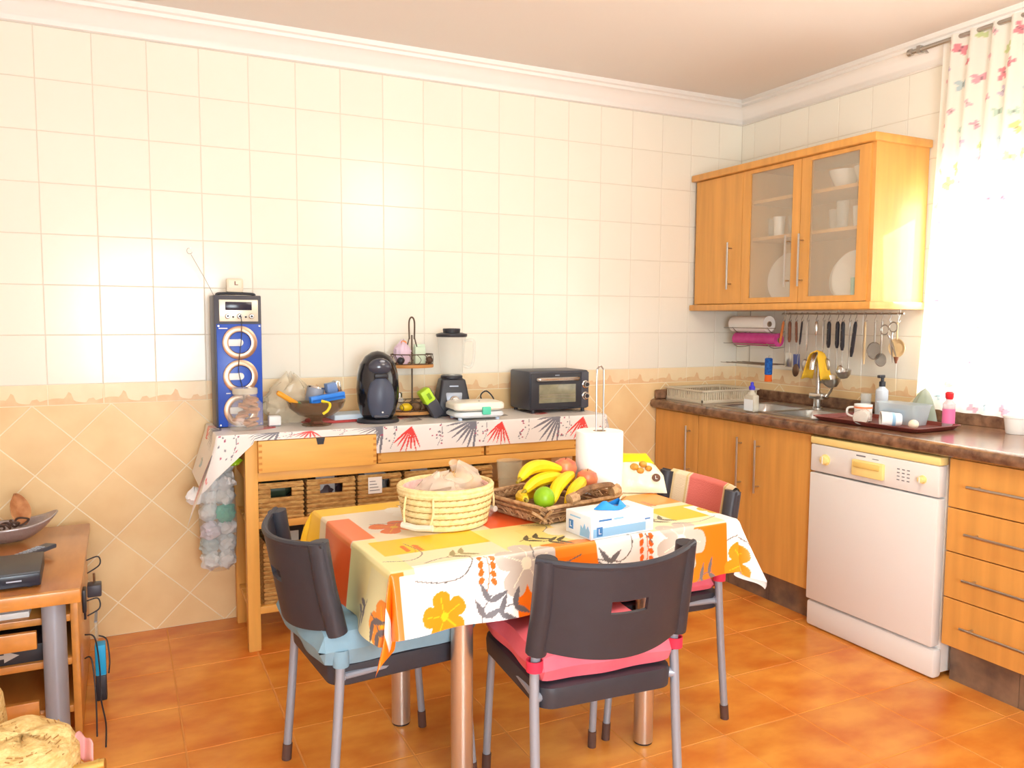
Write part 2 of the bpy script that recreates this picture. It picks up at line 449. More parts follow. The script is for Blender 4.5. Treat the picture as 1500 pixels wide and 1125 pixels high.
# ceiling lamp in the middle of the room, above and behind the frame
cl = thing('ceiling_lamp', 'round opal glass ceiling lamp above the middle of the room', 'lamp', (-1.5, -2.35, ZC))
B().lathe([(.16, 0), (.16, -.02), (.15, -.025)], 32).done('base_ring', M_chrome, cl)
B().lathe([(.145, -.02), (.14, -.06), (.10, -.10), (.04, -.115), (.001, -.118)], 32).done('lamp_shade', mat('opal_glass', (255, 244, 225), .3, emit=1.0), cl)
light('ceiling_lamp_bulb', 'POINT', (-1.5, -2.35, ZC-.42), 34.0, (1.0, .92, .76), shadow_soft_size=.3)
# ================================================================ fitted kitchen along the right wall
def vbar(parent, x, y, z0, z1, name='handle', px=.03):
    """upright bar handle standing off the face at x (towards -x)"""
    o = B().cyl((x-px, y, z0), (x-px, y, z1), .0055, n=10).done(name, M_steel, parent)
    for z in (z0+.03, z1-.03): B().cyl((x, y, z), (x-px, y, z), .004, n=8).done('handle_post', M_steel, o)
    return o
def hbar(parent, x, y0, y1, z, px=.03):
    o = B().cyl((x-px, y0, z), (x-px, y1, z), .0055, n=10).done('handle', M_steel, parent)
    for y in (y0-.03, y1+.03): B().cyl((x, y, z), (x-px, y, z), .004, n=8).done('handle_post', M_steel, o)
    return o
def carcass(t, y0, y1, z0=.145, z1=.848):
    b = B(); b.box(-.568, -.004, y1, y1+.016, z0, z1); b.box(-.568, -.004, y0-.016, y0, z0, z1); b.box(-.568, -.004, y1+.016, y0-.016, z0, z0+.016); b.box(-.02, -.004, y1+.016, y0-.016, z0+.016, z1)
    b.done('body', M_beech, t, smooth=False)
u1 = thing('base_cabinet', 'narrow beech base cabinet with one door in the corner', 'cabinet', group='beech base cabinets')
carcass(u1, -.012, -.383); d = B().box(-.588, -.570, -.381, -.014, .15, .846, .002).done('door', M_beech, u1, smooth=False); vbar(d, -.588, -.318, .52, .785)
u2 = thing('base_cabinet', 'double door beech base cabinet under the sink', 'cabinet', group='beech base cabinets')
carcass(u2, -.385, -1.150)
for y0, y1, hy in ((-.387, -.766+-.018, -.711), (-.787, -1.148, -.834)):
    d = B().box(-.588, -.570, y1, y0, .15, .846, .002).done('door', M_beech, u2, smooth=False); vbar(d, -.588, hy, .525, .778)
u3 = thing('drawer_cabinet', 'beech base cabinet with four drawers beside the dishwasher', 'cabinet', group='beech base cabinets')
carcass(u3, -1.80, -2.44)
for z0, z1 in ((.668, .846), (.504, .664), (.332, .500), (.15, .328)):
    d = B().box(-.588, -.570, -2.438, -1.802, z0, z1, .002).done('drawer', M_beech, u3, smooth=False); hbar(d, -.588, -1.889, -2.35, (z0+z1)/2)
for k, (y0, y1) in enumerate(((-.012, -1.150), (-1.80, -3.1))):
    o = thing('plinth', ['stone plinth under the beech doors left of the dishwasher', 'stone plinth under the four drawers'][k], 'plinth')
    n = 4 if k == 0 else 5
    for i in range(n):
        a = y0+(y1-y0)*i/n; c = y0+(y1-y0)*(i+1)/n
        B().box(-.53, -.51, c+.001, a-.001, 0, .143).done('stone_slab', M_slate, o, smooth=False)
u4 = thing('base_cabinet', 'beech base cabinet beyond the drawers at the right edge', 'cabinet', group='beech base cabinets')
carcass(u4, -2.442, -3.1); d = B().box(-.588, -.570, -3.098, -2.444, .15, .846, .002).done('door', M_beech, u4, smooth=False); vbar(d, -.588, -2.55, .525, .778)

# worktop with the sink opening
SX0, SX1, SY0, SY1 = -.515, -.115, -1.075, -.45
ct = thing('worktop', 'brown granite worktop with rounded front edge', 'worktop')
b = B()
for x0, x1, y0, y1 in ((-.585, SX0, -3.1, -.008), (SX0, SX1, SY1, -.008), (SX0, SX1, -3.1, SY0), (SX1, -.006, -3.1, -.008)): b.box(x0, x1, y0, y1, .852, .90)
b.done('slab', M_granite, ct, smooth=False)
pr = [(-.585, .852), (-.61, .852), (-.622, .860), (-.627, .876), (-.622, .892), (-.61, .90), (-.585, .90)]
b = B(); b.skin([b._v([(x, -.008, z) for x, z in pr]), b._v([(x, -3.1, z) for x, z in pr])]); b.done('rounded_edge', M_granite, ct)
B().box(-.028, -.006, -3.1, -.008, .90, .952, .003).done('upstand', M_granite, ct, smooth=False)
B().box(-.60, -.03, -.030, -.008, .90, .952, .008).done('side_upstand', M_granite, ct, smooth=False)

sk = thing('kitchen_sink', 'stainless steel double bowl sink set into the granite', 'sink')
b = B(); zr = .9025
for x0, x1, y0, y1 in ((SX0-.015, SX1+.015, SY1, SY1+.015), (SX0-.015, SX1+.015, SY0-.015, SY0), (SX0-.015, SX0+.02, SY0, SY1), (SX1-.07, SX1+.015, SY0, SY1), (SX0+.02, SX1-.07, -.775, -.755)): b.box(x0, x1, y0, y1, .9002, zr)
b.done('rim', M_steel, sk, smooth=False)
def bowl_rings(bb, x0, x1, y0, y1):
    cx, cy, hx, hy = (x0+x1)/2, (y0+y1)/2, (x1-x0)/2, (y1-y0)/2; n = 40; rings = []
    for s, e, z in ((1, 40, zr-.0005), (.97, 7, zr-.004), (.95, 5, .86), (.92, 4.5, .76), (.80, 4, .742), (.12, 2, .738)):
        R = []
        for i in range(n):
            a = 2*PI*i/n; c, q = math.cos(a), math.sin(a); k = (abs(c)**e+abs(q)**e)**(-1/e)
            R.append(bb.bm.verts.new((cx+hx*s*c*k, cy+hy*s*q*k, z)))
        rings.append(R)
    bb.skin(rings, cap=False)
for y0, y1 in ((SY0, -.775), (-.755, SY1)):
    b = B(); bowl_rings(b, SX0+.02, SX1-.07, y0, y1); bo = b.done('bowl', M_steel, sk)
    B().lathe([(.03, .738), (.03, .741), (.012, .740)], 16, TR((SX0+SX1-.05)/2, (y0+y1)/2)).done('drain', M_chrome, bo)
tp = thing('mixer_tap', 'chrome gooseneck mixer tap behind the sink', 'tap', (-.145, -.765, .9025))
B().lathe([(.026, 0), (.026, .006), (.021, .01), (.021, .05)], 20).done('base', M_chrome, tp)
B().box(-.03, .03, -.05, .035, .048, .078, .008).done('valve_body', M_chrome, tp)
B().tube(cr([(0, 0, .07), (0, 0, .20), (-.002, .0, .245), (-.025, -.012, .275), (-.06, -.028, .268), (-.085, -.038, .235), (-.09, -.04, .20)], 6), .0125, 12).done('spout', M_chrome, tp)
B().tube([(.0, -.055, .065), (-.005, -.085, .095), (-.01, -.10, .12)], [.008, .006, .006], 8).done('lever', M_chrome, tp)
# yellow cloth folded over the spout
def cloth_on_tap(u, v):
    s = (u-.5)*2; a = abs(s)
    px = -.172+(v-.5)*.052*(1+.5*a)
    return Vector((px, -.777+math.copysign(min(1, a/.18)**.5*.018+.044*a, s), 1.193-.004*min(1, a/.1)-.145*max(0, a-.06)**1.1-.003*math.cos(v*7)))
tag(B().grid(16, 8, cloth_on_tap).done('dishcloth', mat('yellow_microfibre', (250, 200, 60), .9, bump=.2, bscale=200), solid=.004), 'yellow dishcloth hung over the tap spout', 'cloth')

# ---------------------------------------------------------------- dishwasher
dw = thing('dishwasher', 'white freestanding dishwasher with yellowed top strip under the worktop', 'dishwasher', (0, 0, 0))
M_dw = mat('enamel_white', (236, 235, 234), .3, coat=.2)
B().box(-.565, -.02, -1.782, -1.158, .02, .848, .004).done('body', mat('appliance_side', (232, 231, 228), .4), dw)
B().box(-.612, -.566, -1.778, -1.168, .125, .688, .006).done('door', M_dw, dw)
b = B(); b.box(-.61, -.566, -1.778, -1.168, .694, .812, .006); pnl = b.done('control_panel', mat('panel_white', (234, 233, 232), .35), dw)
B().box(-.612, -.56, -1.782, -1.164, .813, .846, .008).done('top_strip', M_ivory, dw)
B().box(-.604, -.555, -1.786, -1.166, .004, .116, .012).done('kick_panel', M_dw, dw)
def knob(y, z, r, m):
    k = B().lathe([(r*1.25, 0), (r*1.25, .003), (r, .004), (r*.92, .018), (r*.7, .02)], 20, TR(-.61, y, z, ry=-PI/2)).done('knob', m, pnl)
    B().box(-.633, -.629, y-.002, y+.002, z-r*.8, z+r*.8).done('pointer', M_dw, k)
knob(-1.251, .752, .019, M_ivory); knob(-1.712, .752, .013, M_ivory)
lt = B().box(-.628, -.610, -1.548, -1.398, .716, .782, .006).done('door_latch', M_ivory, pnl)
B().box(-.634, -.627, -1.535, -1.41, .752, .775, .004).done('grip', mat('latch_grip', (238, 206, 120), .4), lt)
Mx = Matrix(((0, 0, -1, 0), (-1, 0, 0, 0), (0, 1, 0, 0), (0, 0, 0, 1)))
def lettering(body, size, y, z, x, m, parent): return text('lettering', body, size, m, parent, Matrix.Translation((x, y, z)) @ Mx)
M_print = mat('grey_print', (120, 120, 128), .6)
blurred_print(.045, .006, M_print, pnl, Matrix.Translation((-.6102, -1.43, .797)) @ Mx); blurred_print(.03, .003, M_print, pnl, Matrix.Translation((-.6102, -1.50, .793)) @ Mx)
for i in range(3):
    for j in range(4): B().box(-.6106, -.6098, -1.60-.022*i-.012, -1.60-.022*i, .772-.014*j, .776-.014*j).done('program_mark', M_print, pnl, smooth=False)

# ---------------------------------------------------------------- wall cabinet
uc = thing('wall_cabinet', 'beech wall cabinet with two frosted glass doors beside the window', 'cabinet')
UY0, UY1, UZ0, UZ1 = -.035, -1.225, 1.43, 2.118
b = B(); b.box(-.345, -.006, UY1, UY1+.022, UZ0, UZ1); b.box(-.33, -.006, UY0-.02, UY0, UZ0, UZ1); b.box(-.33, -.006, -.425, -.41, UZ0, UZ1); b.box(-.014, -.006, UY1+.02, UY0-.02, UZ0, UZ1)
b.done('body', M_beech, uc, smooth=False)
B().box(-.375, -.006, UY1-.018, UY0+.02, UZ1, UZ1+.036, .006).done('cornice_board', M_beech, uc)
B().box(-.372, -.006, UY1-.018, UY0+.02, UZ0-.034, UZ0, .006).done('bottom_board', M_beech, uc)
for z in (1.755, 1.945): B().box(-.32, -.014, -1.20, -.425, z, z+.016).done('shelf', M_beech, uc, smooth=False)
d = B().box(-.352, -.334, -.408, UY0, UZ0+.003, UZ1-.003, .002).done('door', M_beech, uc, smooth=False); vbar(d, -.352, -.335, 1.508, 1.757)
M_frost = clear_glass('frosted_glass', (232, 222, 200), .27, .35)
for y0, y1, l, r, hy in ((-.412, -.808, .055, .05, -.748), (-.812, -1.203, .055, .06, -.834)):
    b = B(); b.box(-.352, -.334, y0-l, y0, UZ0+.003, UZ1-.003); b.box(-.352, -.334, y1, y1+r, UZ0+.003, UZ1-.003)
    b.box(-.352, -.334, y1+r, y0-l, UZ0+.003, UZ0+.03); b.box(-.352, -.334, y1+r, y0-l, UZ1-.022, UZ1-.003)
    d = b.done('door', M_beech, uc, smooth=False)
    B().box(-.345, -.341, y1+r, y0-l, UZ0+.03, UZ1-.022).done('glass_pane', M_frost, d, smooth=False)
    vbar(d, -.352, hy, 1.508, 1.757)
# crockery behind the frosted doors
M_china = mat('white_china', (244, 243, 240), .25, coat=.3)
M_cglass = clear_glass('tumbler_glass', (230, 238, 240), .28)
def plate(y, r, lab, lean=.18, x=-.17, zb=1.43):
    p = B().lathe([(r*.55, 0), (r*.6, .004), (r*.98, .018), (r, .022), (r*.97, .022), (r*.62, .010), (r*.1, .006)], 36, TR(0, 0, 0)).done('plate', M_china)
    p.location = (x, y, zb+r+.003); p.rotation_euler = (0, -PI/2+lean, 0); return tag(p, lab, 'plate', 'plates standing in the wall cabinet')
plate(-.60, .128, 'large white plate standing behind the left glass door', x=-.20)
plate(-.95, .115, 'white plate standing left behind the right glass door', x=-.15); plate(-1.05, .118, 'white plate standing right behind the right glass door', x=-.24)
def tumbler(name, loc, r, h, lab, grp, m=None):
    t = B().lathe([(r*.8, 0), (r, h), (r-.003, h), (r*.76, .006), (.001, .005)], 18, TR(*loc)).done(name, m or M_cglass); return tag(t, lab, 'glass', grp)
for i, (y, x) in enumerate(((-.50, -.22), (-.57, -.25), (-.64, -.22), (-.71, -.25), (-.90, -.22), (-.97, -.25), (-1.04, -.22), (-1.11, -.25))):
    tumbler('tumbler', (x, y, 1.772), .030, .10 if i != 5 else .13, '%s %s from the left on the middle shelf, %s glass door' % ('white cup,' if i in (1, 6) else 'clear tumbler,', ['first', 'second', 'third', 'fourth'][i % 4], ['left', 'right'][i > 3]), 'tumblers in the wall cabinet, %s door' % ('left' if i < 4 else 'right'), M_china if i in (1, 6) else None)
for y, r, lab in ((-.93, .07, 'wide white bowl on the top shelf of the wall cabinet'), (-1.06, .06, 'tall white bowl on the top shelf of the wall cabinet')):
    tag(B().lathe([(r*.5, 0), (r*.55, .006), (r*.95, .07), (r, .09), (r*.96, .09), (r*.5, .012)], 24, TR(-.2, y, 1.9613)).done('bowl', M_china), lab, 'bowl')
tag(B().lathe([(.032, 0), (.034, .11), (.030, .11), (.028, .006)], 18, TR(-.29, -1.11, 1.43+.0005)).done('turquoise_cup', mat('turquoise_plastic', (70, 200, 190), .4)), 'turquoise plastic cup beside the plates', 'cup')

# ---------------------------------------------------------------- utensil rail, hooks and utensils
rl = thing('utensil_rail', 'thin steel rail screwed under the wall cabinet', 'rail')
B().cyl((-.14, -.50, 1.378), (-.14, -1.235, 1.378), .004, n=8).done('bar', M_wire, rl)
for y in (-.52, -.87, -1.215): B().cyl((-.14, y, 1.396), (-.14, y, 1.376), .004, n=8).done('bracket', M_wire, rl)
hook_me = None
def hook(y, what):
    global hook_me
    if hook_me is None:
        o = B().tube(cr([(-.012, 0, -.006), (-.008, 0, .004), (.0, 0, .0065), (.006, 0, 0), (.003, 0, -.016), (-.004, 0, -.028), (.001, 0, -.038), (.008, 0, -.036), (.010, 0, -.030)], 4), .0015, 6).done('s_hook', M_wire)
        hook_me = o.data
    else:
        o = link('s_hook', hook_me)
    o.location = (-.14, y, 1.378)
    return tag(o, 'small wire S-hook holding the %s on the rail' % what, 'hook', 'S-hooks on the utensil rail')
M_wood_or = mat('orange_wood', (214, 124, 60), .5, var=.2); M_wood_br = mat('brown_wood', (136, 84, 58), .5, var=.2); M_wood_lt = mat('pale_wood', (214, 186, 140), .6, var=.12)
M_blackh = mat('black_handle', (38, 36, 44), .4); M_blue_d = mat('navy_silicone', (72, 84, 140), .5)
ZH = 1.340
def utensil(name, lab, y, handle, hlen, hr, total, head, hm=None, tilt=0.0, dx=0.0):
    hook(y, name.replace('_', ' '))
    t = thing(name, lab, 'utensil', (-.14+dx, y, ZH), rx=tilt)
    b = B().tube([(0, 0, 0), (0, 0, -hlen*.1), (0, 0, -hlen*.85), (0, 0, -hlen)], [hr*.6, hr, hr*1.05, hr*.6], 10); b.done('handle', handle, t)
    if hr > .006:
        for k in (.3, .7): B().cyl((-hr*1.08, 0, -hlen*k), (-hr*.8, 0, -hlen*k), .0018, n=6).done('rivet', M_wire, t)
    if total > hlen: B().tube([(0, 0, -hlen*.95), (0, 0, -total)], .0026, 8).done('shaft', M_steel, t)
    if head == 'blade': B().box(-.0012, .0012, -.022, .022, -total-.07, -total+.005, .001).done('blade', hm or M_steel, t)
    if head == 'ladle': B().lathe([(.001, -.032), (.018, -.028), (.031, -.012), (.036, .008), (.033, .008), (.028, -.011), (.015, -.025), (.001, -.029)], 20, TR(-.03, 0, -total+.002, ry=-.25, s=((1.3,)*3 if total > .26 else None))).done('ladle_bowl', hm or M_steel, t)
    if head == 'spoon': B().ball((-.008, 0, -total-.025), .010, .022, .034, 14, 8).done('spoon_bowl', hm or M_steel, t)
    if head == 'whisk':
        b = B()
        for k in range(5):
            a = PI*k/5; b.tube(cr([(0, 0, -total), (.016*math.cos(a), .016*math.sin(a), -total-.03), (.014*math.cos(a), .014*math.sin(a), -total-.055), (0, 0, -total-.065), (-.014*math.cos(a), -.014*math.sin(a), -total-.055), (-.016*math.cos(a), -.016*math.sin(a), -total-.03), (0, 0, -total)], 4), .0008, 5)
        b.done('whisk_wires', M_wire, t)
    return t
utensil('wooden_spatula', 'orange wooden spatula leaning from the first hook', -.512, M_wood_or, .12, .007, .12, None, tilt=.18)
utensil('turner', 'steel turner with a brown riveted wooden handle', -.556, M_wood_br, .11, .009, .17, 'blade')
utensil('silicone_turner', 'dark blue turner with a wooden handle', -.600, M_wood_br, .11, .007, .175, 'blade', M_blue_d, tilt=-.05)
utensil('basting_spoon', 'spoon with a slim black handle left of the steel rods', -.640, M_blackh, .12, .005, .23, 'spoon', mat('bronze_spoon', (110, 84, 66), .4, .6), tilt=.1)
utensil('steel_skimmer', 'all-steel skimmer with a round tube handle', -.676, M_steel, .15, .006, .20, 'spoon')
utensil('can_opener', 'small bright steel can opener on the rail', -.735, M_chrome, .07, .008, .16, 'whisk')
utensil('steel_fork', 'long steel serving tool right of the can opener', -.780, M_steel, .16, .005, .24, 'blade')
utensil('slotted_spoon', 'slotted spoon with a thick black handle above the tap', -.815, M_blackh, .13, .010, .19, 'spoon')
utensil('soup_ladle', 'large steel soup ladle with a riveted black handle', -.868, M_blackh, .13, .010, .285, 'ladle')
utensil('potato_masher', 'black handled steel tool between the two ladles', -.900, M_blackh, .14, .010, .22, 'spoon')
utensil('sauce_ladle', 'steel sauce ladle with a thin wire handle', -.940, M_steel, .05, .004, .245, 'ladle')
utensil('bread_knife', 'knife with a slanting black handle hung handle up', -.975, M_blackh, .17, .009, .17, None, tilt=.12)
utensil('wooden_stick', 'plain pale wooden stick hung at the right of the rail', -1.03, M_wood_lt, .20, .005, .20, None)
def strainer(y, z, r, lab, hz):
    hook(y, 'larger strainer' if r > .035 else 'smaller strainer'); t = thing('strainer', lab, 'strainer', (-.14, y, ZH))
    B().tube([(0, 0, 0), (0, 0, -.02), (0, 0, z+r)], .004, 8).done('handle', M_wire, t)
    B().tube([(0, r*math.cos(a), z+r*math.sin(a)) for a in [2*PI*i/24 for i in range(24)]], .002, 6, closed=True).done('ring', M_wire, t)
    B().lathe([(.001, -r*.6), (r*.5, -r*.5), (r*.85, -r*.25), (r, 0)], 24, TR(0, 0, z, ry=PI/2+PI)).done('mesh_bowl', clear_glass('fine_mesh', (150, 146, 140), .6, .4), t)
strainer(-1.085, -.135, .040, 'wire mesh strainer hung left of the scissors', 0)
strainer(-1.122, -.175, .030, 'small wire mesh strainer hung lower behind the scissors', 0)
hook(-1.165, 'scissors')
sc_ = thing('kitchen_scissors', 'open steel kitchen scissors hung near the curtain', 'scissors', (-.15, -1.165, 1.322), rx=-.25)
for s in (-1, 1):
    B().tube([(s*.003, s*.026+.022*math.cos(a), -.012+.022*math.sin(a)) for a in [2*PI*i/18 for i in range(18)]], .003, 6, closed=True).done('grip', M_wire, sc_)
    B().tube([(s*.003, s*.016, -.034), (s*.002, 0, -.07), (s*.002, -s*.012, -.17)], [.004, .006, .0015], 6).done('blade', M_steel, sc_)
hook(-1.21, 'scallop shaped scoop')
fn = thing('wooden_scoop', 'cream scallop shaped scoop hung at the end of the rail', 'scoop', (-.15, -1.212, 1.338))
B().tube([(0, 0, 0), (0, 0, -.08)], .004, 8).done('handle', M_wood_lt, fn)
B().lathe([(.004, -.025), (.03, -.02), (.044, .0), (.040, .0), (.02, -.015)], 22, TR(0, 0, -.115, ry=-PI/2)).done('scoop_bowl', mat('cream_wood', (236, 208, 158), .6, var=.1), fn)
B().cyl((0, 0, -.155), (0, .0, -.185), .012, .004, 10).done('tip', M_wood_br, fn)
# paper and film rack
rk = thing('roll_rack', 'three tier wire rack for kitchen rolls under the wall cabinet', 'rack')
b = B()
for y in (-.17, -.44):
    b.tube([(-.055, y, 1.396), (-.055, y, 1.10)], .0025, 6)
    b.tube(cr([(-.055, y, 1.285), (-.10, y, 1.275), (-.15, y, 1.278), (-.185, y, 1.305)], 4), .0022, 6)
    b.tube(cr([(-.055, y, 1.20), (-.10, y, 1.195), (-.15, y, 1.197), (-.185, y, 1.22)], 4), .0022, 6)
    b.tube([(-.055, y, 1.105), (-.22, y, 1.105)], .0022, 6)
for z in (1.302, 1.215): b.tube([(-.186, -.10, z), (-.186, -.50, z)], .0022, 6)
for x in (-.06, -.10, -.14, -.18, -.22): b.tube([(x, -.12, 1.107), (x, -.48, 1.107)], .002, 6)
b.done('wire_frame', M_wire, rk)
def roll(name, y0, y1, z, r, m, core, lab, x=-.128):
    t = thing(name, lab, 'roll', (x, y0, z))
    B().lathe([(r*.35, 0), (r, 0), (r, y0-y1), (r*.35, y0-y1)], 28, TR(rx=PI/2), cap=(False, False)).done('sheet_roll', m, t)
    B().lathe([(r*.35, 0), (r*.35, y0-y1+.004), (r*.28, y0-y1+.004), (r*.28, 0)], 18, TR(rx=PI/2), cap=(False, False)).done('core', core, t)
M_card = mat('cardboard', (176, 150, 124), .8); M_paper = mat('white_paper', (248, 246, 240), .85)
roll('paper_roll', -.12, -.395, 1.324, .044, M_paper, M_card, 'white paper roll on the top tier of the wire rack')
roll('film_roll', -.145, -.470, 1.2395, .036, mat('magenta_film', (206, 70, 150), .25, rgb2=(190, 50, 130), scale=14), M_card, 'magenta film roll on the middle tier of the wire rack')
br = thing('bottle_brush', 'blue bottle brush with orange end hung from the wire rack', 'brush', (-.21, -.485, 1.02))
B().lathe([(.016, .035), (.020, .04), (.020, .122), (.012, .126)], 14).done('bristles', mat('blue_bristles', (30, 110, 200), .8, rgb2=(20, 70, 150), scale=120), br)
B().lathe([(.018, 0), (.020, .004), (.018, .036)], 14).done('sponge_end', mat('orange_sponge', (240, 110, 40), .8), br)
B().tube([(0, 0, .12), (0, .002, .135), (.01, .0, .135)], .002, 6).done('hanger', M_wire, br)

# ---------------------------------------------------------------- things on the worktop
dr = thing('dish_drainer', 'beige plastic dish drainer in the corner of the worktop', 'drainer', (0, 0, .9005))
M_dr = mat('beige_plastic', (214, 202, 178), .45)
dx0, dx1, dy0, dy1 = -.535, -.15, -.345, -.035
b = B()
b.box(dx0, dx1, dy0, dy1, 0, .004, .001)
for z in (.005, .058): 
    for bx in ((dx0, dx1, dy0, dy0+.006), (dx0, dx1, dy1-.006, dy1), (dx0, dx0+.006, dy0, dy1), (dx1-.006, dx1, dy0, dy1)): b.box(*bx, z, z+.012)
b.done('tray_frame', M_dr, dr, smooth=False)
B().box(dx0-.008, dx1+.008, dy0-.008, dy0+.004, .062, .070, .002).box(dx0-.008, dx1+.008, dy1-.004, dy1+.008, .062, .070, .002).box(dx0-.008, dx0+.004, dy0, dy1, .062, .070, .002).box(dx1-.004, dx1+.008, dy0, dy1, .062, .070, .002).done('rim', M_dr, dr, smooth=False)
for i in range(26):
    x = dx0+.008+(dx1-dx0-.016)*i/25
    for y in (dy0+.003, dy1-.003): B().box(x-.0035, x+.0035, y-.002, y+.002, .015, .060).done('slat', M_dr, dr, smooth=False)
for i in range(20):
    y = dy0+.010+(dy1-dy0-.02)*i/19
    for x in (dx0+.003, dx1-.003): B().box(x-.002, x+.002, y-.0035, y+.0035, .015, .060).done('slat', M_dr, dr, smooth=False)
so = thing('soap_bottle', 'clear soap bottle with blue cap at the sink front', 'bottle', (-.553, -.735, .9005))
B().box(-.02, .02, -.034, .034, 0, .085, .010, seg=3).done('bottle_body', clear_glass('soap_plastic', (220, 214, 196), .55), so)
B().lathe([(.026, .083), (.012, .10), (.011, .112)], 16).done('neck', clear_glass('soap_plastic', (220, 214, 196), .55), so)
B().lathe([(.014, .108), (.015, .122), (.008, .130), (.008, .142), (.004, .146)], 16).done('cap', mat('cobalt_cap', (62, 60, 200), .4), so)
B().box(-.0212, -.0204, -.03, .03, .008, .062).done('label', mat('pale_label', (226, 234, 240), .5), so, smooth=False)
sp = thing('spray_bottle', 'pale plastic bottle with black pump top below the scissors', 'bottle', (-.10, -1.105, .9005))
B().lathe([(.026, 0), (.028, .004), (.028, .12), (.014, .134), (.012, .142)], 20).done('bottle_body', mat('bluish_plastic', (206, 214, 224), .3), sp)
B().lathe([(.014, .138), (.014, .160), (.007, .164), (.007, .182)], 14).done('pump_collar', M_black, sp)
B().box(-.028, .010, -.008, .008, .178, .192, .003).done('pump_head', M_black, sp)
tumbler('tumbler', (-.085, -1.005, .9005), .026, .095, 'tall clear glass by the upstand right of the tap', None)
tumbler('tumbler', (-.22, -1.105, .9005), .026, .05, 'short clear glass at the right end of the sink', None)
ty = thing('serving_tray', 'dark red serving tray on the worktop beside the sink', 'tray', (-.355, -1.325, .9005), rz=.03)
def rrect(hx, hy, r, n=6):
    P = []
    for cx, cy, a0 in ((hx-r, hy-r, 0), (-hx+r, hy-r, PI/2), (-hx+r, -hy+r, PI), (hx-r, -hy+r, 3*PI/2)):
        for i in range(n+1): a = a0+PI/2*i/n; P.append((cx+r*math.cos(a), cy+r*math.sin(a)))
    return P
b = B(); R = [b._v([(x, y, z) for x, y in rrect(hx, hy, .03)]) for hx, hy, z in ((.11, .22, 0), (.135, .245, .003), (.148, .258, .018), (.152, .262, .018), (.138, .248, .0), )]
b.skin(R[:4], cap=False); b.bm.faces.new(R[0][::-1]); b.done('tray_pan', mat('maroon_tray', (122, 56, 48), .35, var=.15), ty, solid=.003)
TZ = .9045
mg = thing('mug', 'white mug with an orange rim ring standing on the tray', 'mug', (-.375, -1.235, TZ))
B().lathe([(.030, 0), (.036, .004), (.038, .075), (.035, .075), (.033, .008), (.001, .006)], 24).done('cup_body', M_china, mg)
B().lathe([(.0385, .058), (.0387, .066)], 24, cap=(False, False)).done('orange_ring', mat('orange_glaze', (246, 140, 90), .3), mg)
B().tube(cr([(-.02, .034, .06), (-.035, .052, .055), (-.036, .054, .03), (-.022, .036, .018)], 5), .005, 8).done('handle', M_china, mg)
gj = thing('glass_jar', 'clear glass jar lying on the tray front', 'jar', (-.455, -1.30, TZ+.032), rz=.5)
B().lathe([(.001, -.05), (.03, -.048), (.032, -.04), (.032, .03), (.025, .042), (.025, .052), (.022, .052), (.023, .04), (.028, .028), (.029, -.04)], 20, TR(ry=PI/2)).done('jar_body', clear_glass('jar_glass', (236, 226, 214), .4), gj)
tc = thing('enamel_cup', 'white cup tipped on its side at the tray front', 'cup', (-.445, -1.43, TZ+.034), rz=-.7)
B().lathe([(.024, -.04), (.026, -.036), (.033, .038), (.030, .038), (.022, -.03), (.001, -.032)], 22, TR(ry=-PI/2)).done('cup_body', M_china, tc)
B().lathe([(.0265, -.028), (.0295, -.002)], 22, TR(ry=-PI/2), cap=(False, False)).done('blue_band', mat('pale_blue_glaze', (150, 190, 220), .3), tc)
tb = thing('food_tub', 'blue and clear plastic food tub at the back of the tray', 'tub', (-.275, -1.36, TZ))
b = B(); b.skin([b._v([(x, y, z) for x, y in rrect(hx, hy, .02)]) for hx, hy, z in ((.045, .085, 0), (.055, .10, .085), (.058, .104, .085), (.058, .104, .088))], cap=False); b.bm.faces.ensure_lookup_table(); b.done('tub_body', clear_glass('tub_plastic', (200, 214, 222), .55), tb)
B().box(-.046, -.01, -.02, .075, .003, .06, .008).done('blue_insert', mat('steel_blue', (116, 160, 196), .4), tb)
tag(B().ball((0, 0, 0), .020, .020, .019, 14, 8).done('garlic_bulb', mat('garlic_skin', (240, 226, 200), .6), loc=(-.395, -1.50, TZ+.0192)), 'small cream garlic bulb at the right of the tray', 'garlic')
fg = thing('plastic_bag', 'greyish green plastic bag propped behind the food tub', 'bag', (-.17, -1.36, .9005))
def bagf(u, v):
    a = 2*PI*u; r = (1-v)**.6
    return Vector((.03*r*math.cos(a)*(1+.2*math.sin(5*a)), .075*r*math.sin(a)*(1+.15*math.cos(4*a))-.02*v, .155*v+.006*math.sin(7*a)*v*(1-v)))
B().grid(28, 10, bagf).done('bag_sheet', clear_glass('grey_green_film', (176, 190, 170), .7, .25), fg)
rb = thing('cleaner_bottle', 'clear cleaner bottle with a red cap before the curtain', 'bottle', (-.20, -1.515, .9005))
B().lathe([(.022, 0), (.024, .005), (.024, .10), (.012, .115), (.011, .125)], 18).done('bottle_body', clear_glass('pink_clear', (240, 214, 222), .5), rb)
B().lathe([(.013, .12), (.016, .128), (.017, .145), (.010, .152)], 16).done('cap', mat('red_cap', (222, 40, 50), .4), rb)
B().lathe([(.0245, .02), (.0245, .08)], 18, cap=(False, False)).done('label', mat('pink_label', (236, 120, 170), .5), rb)
wp = thing('white_pot', 'small white pot on the worktop in front of the curtain', 'pot', (-.115, -1.745, .9005))
B().lathe([(.034, 0), (.036, .003), (.044, .062), (.047, .064), (.047, .072), (.042, .072), (.036, .01), (.001, .008)], 24).done('pot_body', M_china, wp)

